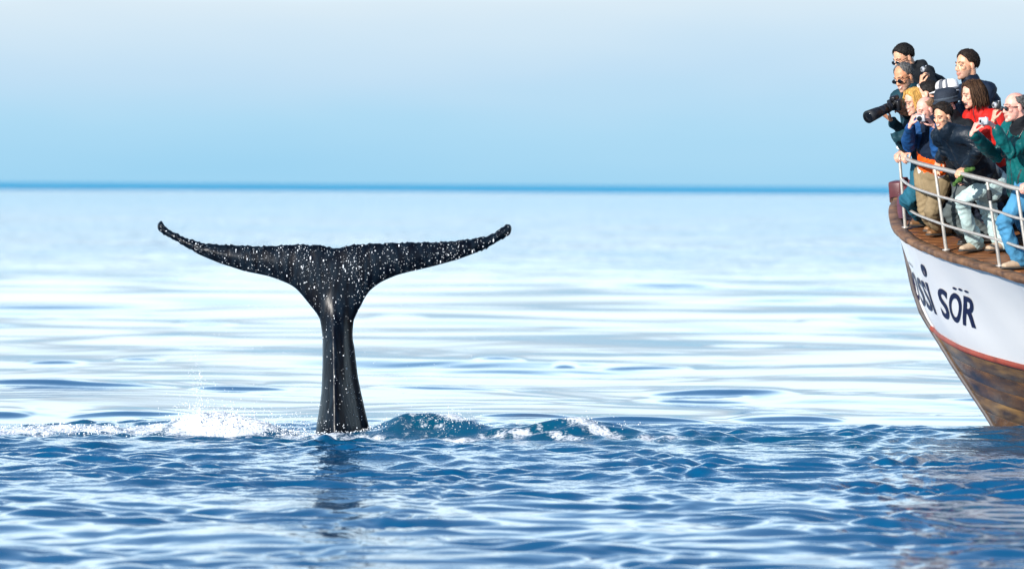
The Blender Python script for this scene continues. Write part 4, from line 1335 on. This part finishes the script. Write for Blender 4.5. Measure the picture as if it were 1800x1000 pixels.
# ---- caps (worn, so parts of their wearers)
def dome(pp, name, mats, r, z0, h, brim, stripes=False, brim_r=0, brim_h=.0):
    f, l, u, HP, HK = pp['f'], pp['l'], pp['u'], pp['HP'], pp['HK']
    q = Geo(); n_ = 28
    rings = [(1.0, 0), (1.02, .25), (1.0, .5), (.93, .75), (.78, .9), (.5, .985), (.02, 1.0)]
    v = []; 
    for s_, t_ in rings:
        for j in range(n_):
            a = 2 * pi * j / n_
            v.append(HP(-.012 + r[0] * s_ * cos(a), r[1] * s_ * sin(a), z0 + h * t_ + .004 * sin(5 * a + t_ * 4) * (t_ > .1)))
    fc = [(i * n_ + j, i * n_ + (j + 1) % n_, (i + 1) * n_ + (j + 1) % n_, (i + 1) * n_ + j) for i in range(len(rings) - 1) for j in range(n_)]
    q.add(v, fc)
    if stripes:
        for k in range(len(q.f)):
            if (k % n_) in (4, 5, 7, 19, 20, 22, 24): q.m[k] = 1
    for s0, s1, zz0, zz1, mm_ in ((1.03, 1.04, -.004, .022, 1),):
        b0 = len(q.v)
        v = [HP(-.012 + r[0] * s_ * cos(2 * pi * j / n_), r[1] * s_ * sin(2 * pi * j / n_), z0 + z_) for s_, z_ in ((1.0, zz0), (s0, zz0), (s1, zz1), (1.0, zz1)) for j in range(n_)]
        q.add(v, [(i * n_ + j, i * n_ + (j + 1) % n_, (i + 1) * n_ + (j + 1) % n_, (i + 1) * n_ + j) for i in range(3) for j in range(n_)], mm_)
    cap_o = q.obj(name, mats, pp['root'])
    w_ = Geo(); v = []
    for dz_ in (0, .006):
        for k in range(2):
            for j in range(n_):
                a = 2 * pi * j / n_
                ext = (1 + brim_r * (max(0, cos(a)) ** .6 if brim == 'peak' else 1)) if k else .97
                v.append(HP(-.012 + r[0] * ext * cos(a), r[1] * ext * sin(a), z0 + dz_ - (brim_h if k else 0)))
    fc = [(j, (j + 1) % n_, n_ + (j + 1) % n_, n_ + j) for j in range(n_)] + [(2 * n_ + j, 3 * n_ + j, 3 * n_ + (j + 1) % n_, 2 * n_ + (j + 1) % n_) for j in range(n_)] + [(n_ + j, n_ + (j + 1) % n_, 3 * n_ + (j + 1) % n_, 3 * n_ + j) for j in range(n_)]
    w_.add(v, fc); w_.obj('brim', mats[0], cap_o)
dome(pE, 'cap', [cloth('dark_grey_cap', (.022, .030, .045)), cloth('grey_cap_band', (.05, .065, .085))], (.118, .102), .045, .105, 'round', brim_r=.22, brim_h=.03)
dome(pN, 'cap', [CL['white'], CL['grey']], (.115, .098), .04, .105, 'peak', stripes=True, brim_r=.6, brim_h=.02)

# ---- things held in hands
def frame(d_, up=(0, 0, 1)):
    d_ = Vector(d_).normalized(); r_ = d_.cross(Vector(up)).normalized(); return d_, r_, r_.cross(d_)
def compact(at, aim, label, body, size=1.0, lens_m=None):
    """a pocket camera: bevelled body, lens barrel, viewfinder, flash, shutter button"""
    d_, r_, u_ = frame(aim)
    root = empty('camera', at, label, 'camera')
    k = size
    Geo().box(at, (.013 * k, .048 * k, .030 * k), (d_, r_, u_), .006 * k).obj('camera_body', body, root)
    q = Geo().loft([at + d_ * .010 * k, at + d_ * .024 * k], .023 * k, n=16, round_=False)
    q.loft([at + d_ * .022 * k, at + d_ * .036 * k], .019 * k, n=16, round_=False)
    lo = q.obj('lens', SILVER if lens_m is None else lens_m, root, sm=False)
    Geo().ell(at + d_ * .0365 * k, (.003 * k, .014 * k, .014 * k), (d_, r_, u_), 14).obj('lens_glass', GLASS, lo)
    Geo().box(at + d_ * .0125 * k + r_ * .031 * k + u_ * .019 * k, (.0025 * k, .010 * k, .006 * k), (d_, r_, u_), .001).obj('flash', TEETH, root)
    Geo().loft([at + u_ * .028 * k - r_ * .03 * k, at + u_ * .034 * k - r_ * .03 * k], .007 * k, n=10, round_=False).obj('shutter_button', SILVER, root)
    return root
compact(I_cam, (-.80, -.58, -.10), 'silver compact camera in the hands of the man in the green jacket', SILVER, 1.05)
compact(D_cam, (-.70, -.65, -.25), 'silver and black compact camera in front of the pink-faced person in blue sleeves', SILVER, 1.0, BLACKP)
compact(A_cam, (-.9, -.30, -.1), 'small black camera raised beside the grey-haired man', BLACKP, 1.0)
compact(H_cam, (-.9, -.35, -.1), 'black camera held up by the laughing woman in red', BLACKP, 1.15)

# telephoto
c0 = P(1574, 184, 39.4); c1 = P(1526, 206, 39.1)
d_, r_, u_ = frame(c1 - c0)
tele = empty('telephoto_camera', c0, 'black camera with a long telephoto lens pointing out left over the rail', 'camera')
q = Geo().box(c0 + d_ * .005, (.035, .070, .052), (d_, r_, u_), .014)
q.box(c0 + u_ * .060 + d_ * .012, (.032, .030, .026), (d_, r_, u_), .014)
q.box(c0 - r_ * .062 + d_ * .02, (.036, .018, .050), (d_, r_, u_), .012)
q.obj('camera_body', BLACKP, tele)
Ln = (c1 - c0).length
def at_(t): return c0 + d_ * (Ln * t)
q = Geo()
for a, b, ra, rb_ in ((.10, .30, .040, .042), (.29, .36, .047, .047), (.35, .62, .045, .047), (.61, .68, .050, .051)):
    q.loft([at_(a), at_(b)], [ra, rb_], n=22, round_=False)
lo = q.obj('lens', BLACKP, tele)
Geo().loft([at_(.66), at_(1.0)], [.052, .060], n=24, round_=False).obj('lens_hood', mat('lens_hood_black', (.006, .007, .009), .55, .1), lo)
Geo().ell(at_(1.0), (.004, .05, .05), (d_, r_, u_), 18).obj('lens_glass', GLASS, lo)
for k, (o1, o2) in enumerate(((.03, .03), (-.02, .04), (.01, -.045))):
    Geo().loft([c0 + u_ * (.055 + .0) + r_ * o1 + d_ * o2 * .3 - d_ * .02, c0 + u_ * .066 + r_ * o1 + d_ * o2 * .3 - d_ * .02], .009, n=10, round_=False).obj('dial', SILVER, tele)
Geo().loft([c0 - d_ * .03 + u_ * .06, c0 - d_ * .045 + u_ * .06], [.02, .022], n=12, round_=False).obj('eyepiece', BLACKP, tele)

# wrist watch light cuff on the raised arm, white shirt cuff, paper and cloth at the rail
def lump(name, label, cat, pts, rad, material, base, amp=.012, fr=26, sd_=1):
    g = Geo()
    for p_, r in zip(pts, rad): g.ell(p_, r if hasattr(r, '__len__') else (r, r, r), None, 14)
    me = remesh(g, .006, 2)
    a = mco(me); a = a + mno(me) * (folds(a, sd_, fr) * amp)[:, None]
    setco(me, a); me.materials.append(material)
    me.transform(Matrix.Translation(-Vector(base)))
    o = bpy.data.objects.new(name, me); C.objects.link(o); o.location = base
    return tag(o, label, cat)
gc = rail_at(1698)
lump('green_cloth', 'crumpled leaf green cloth hanging over the rail beside the leaning man', 'cloth', [P(1708, 296, 38.0), P(1702, 299, 38.0), P(1696, 303, 38.0), P(1691, 309, 37.97), P(1687, 315, 37.95), P(1682, 319, 37.94), P(1677, 324, 37.93)], [(.030, .02, .024), (.034, .022, .03), .027, .024, (.02, .02, .026), .02, (.018, .014, .024)],
     mat('leaf_green_cloth', (.030, .085, .010), .8, .6, scale=40), gc, .009, 60)
# white cuff of the blond woman, pale wrist band of the raised hand, wrist watch of the leaning man
def cuff(pp, p0, p1, r, material, name):
    Geo().loft([p0, p1], [r, r * .95], n=16, round_=False).obj(name, material, pp['root'])
cuff(pC, rb + V((-.06, .0, .13)), rb + V((.0, .02, .09)), .047, CL['white'], 'shirt_cuff')
cuff(pA, P(1620, 154, 39.45), P(1618, 148, 39.44), .038, mat('pale_cuff', (.5, .5, .5), .6), 'shirt_cuff')
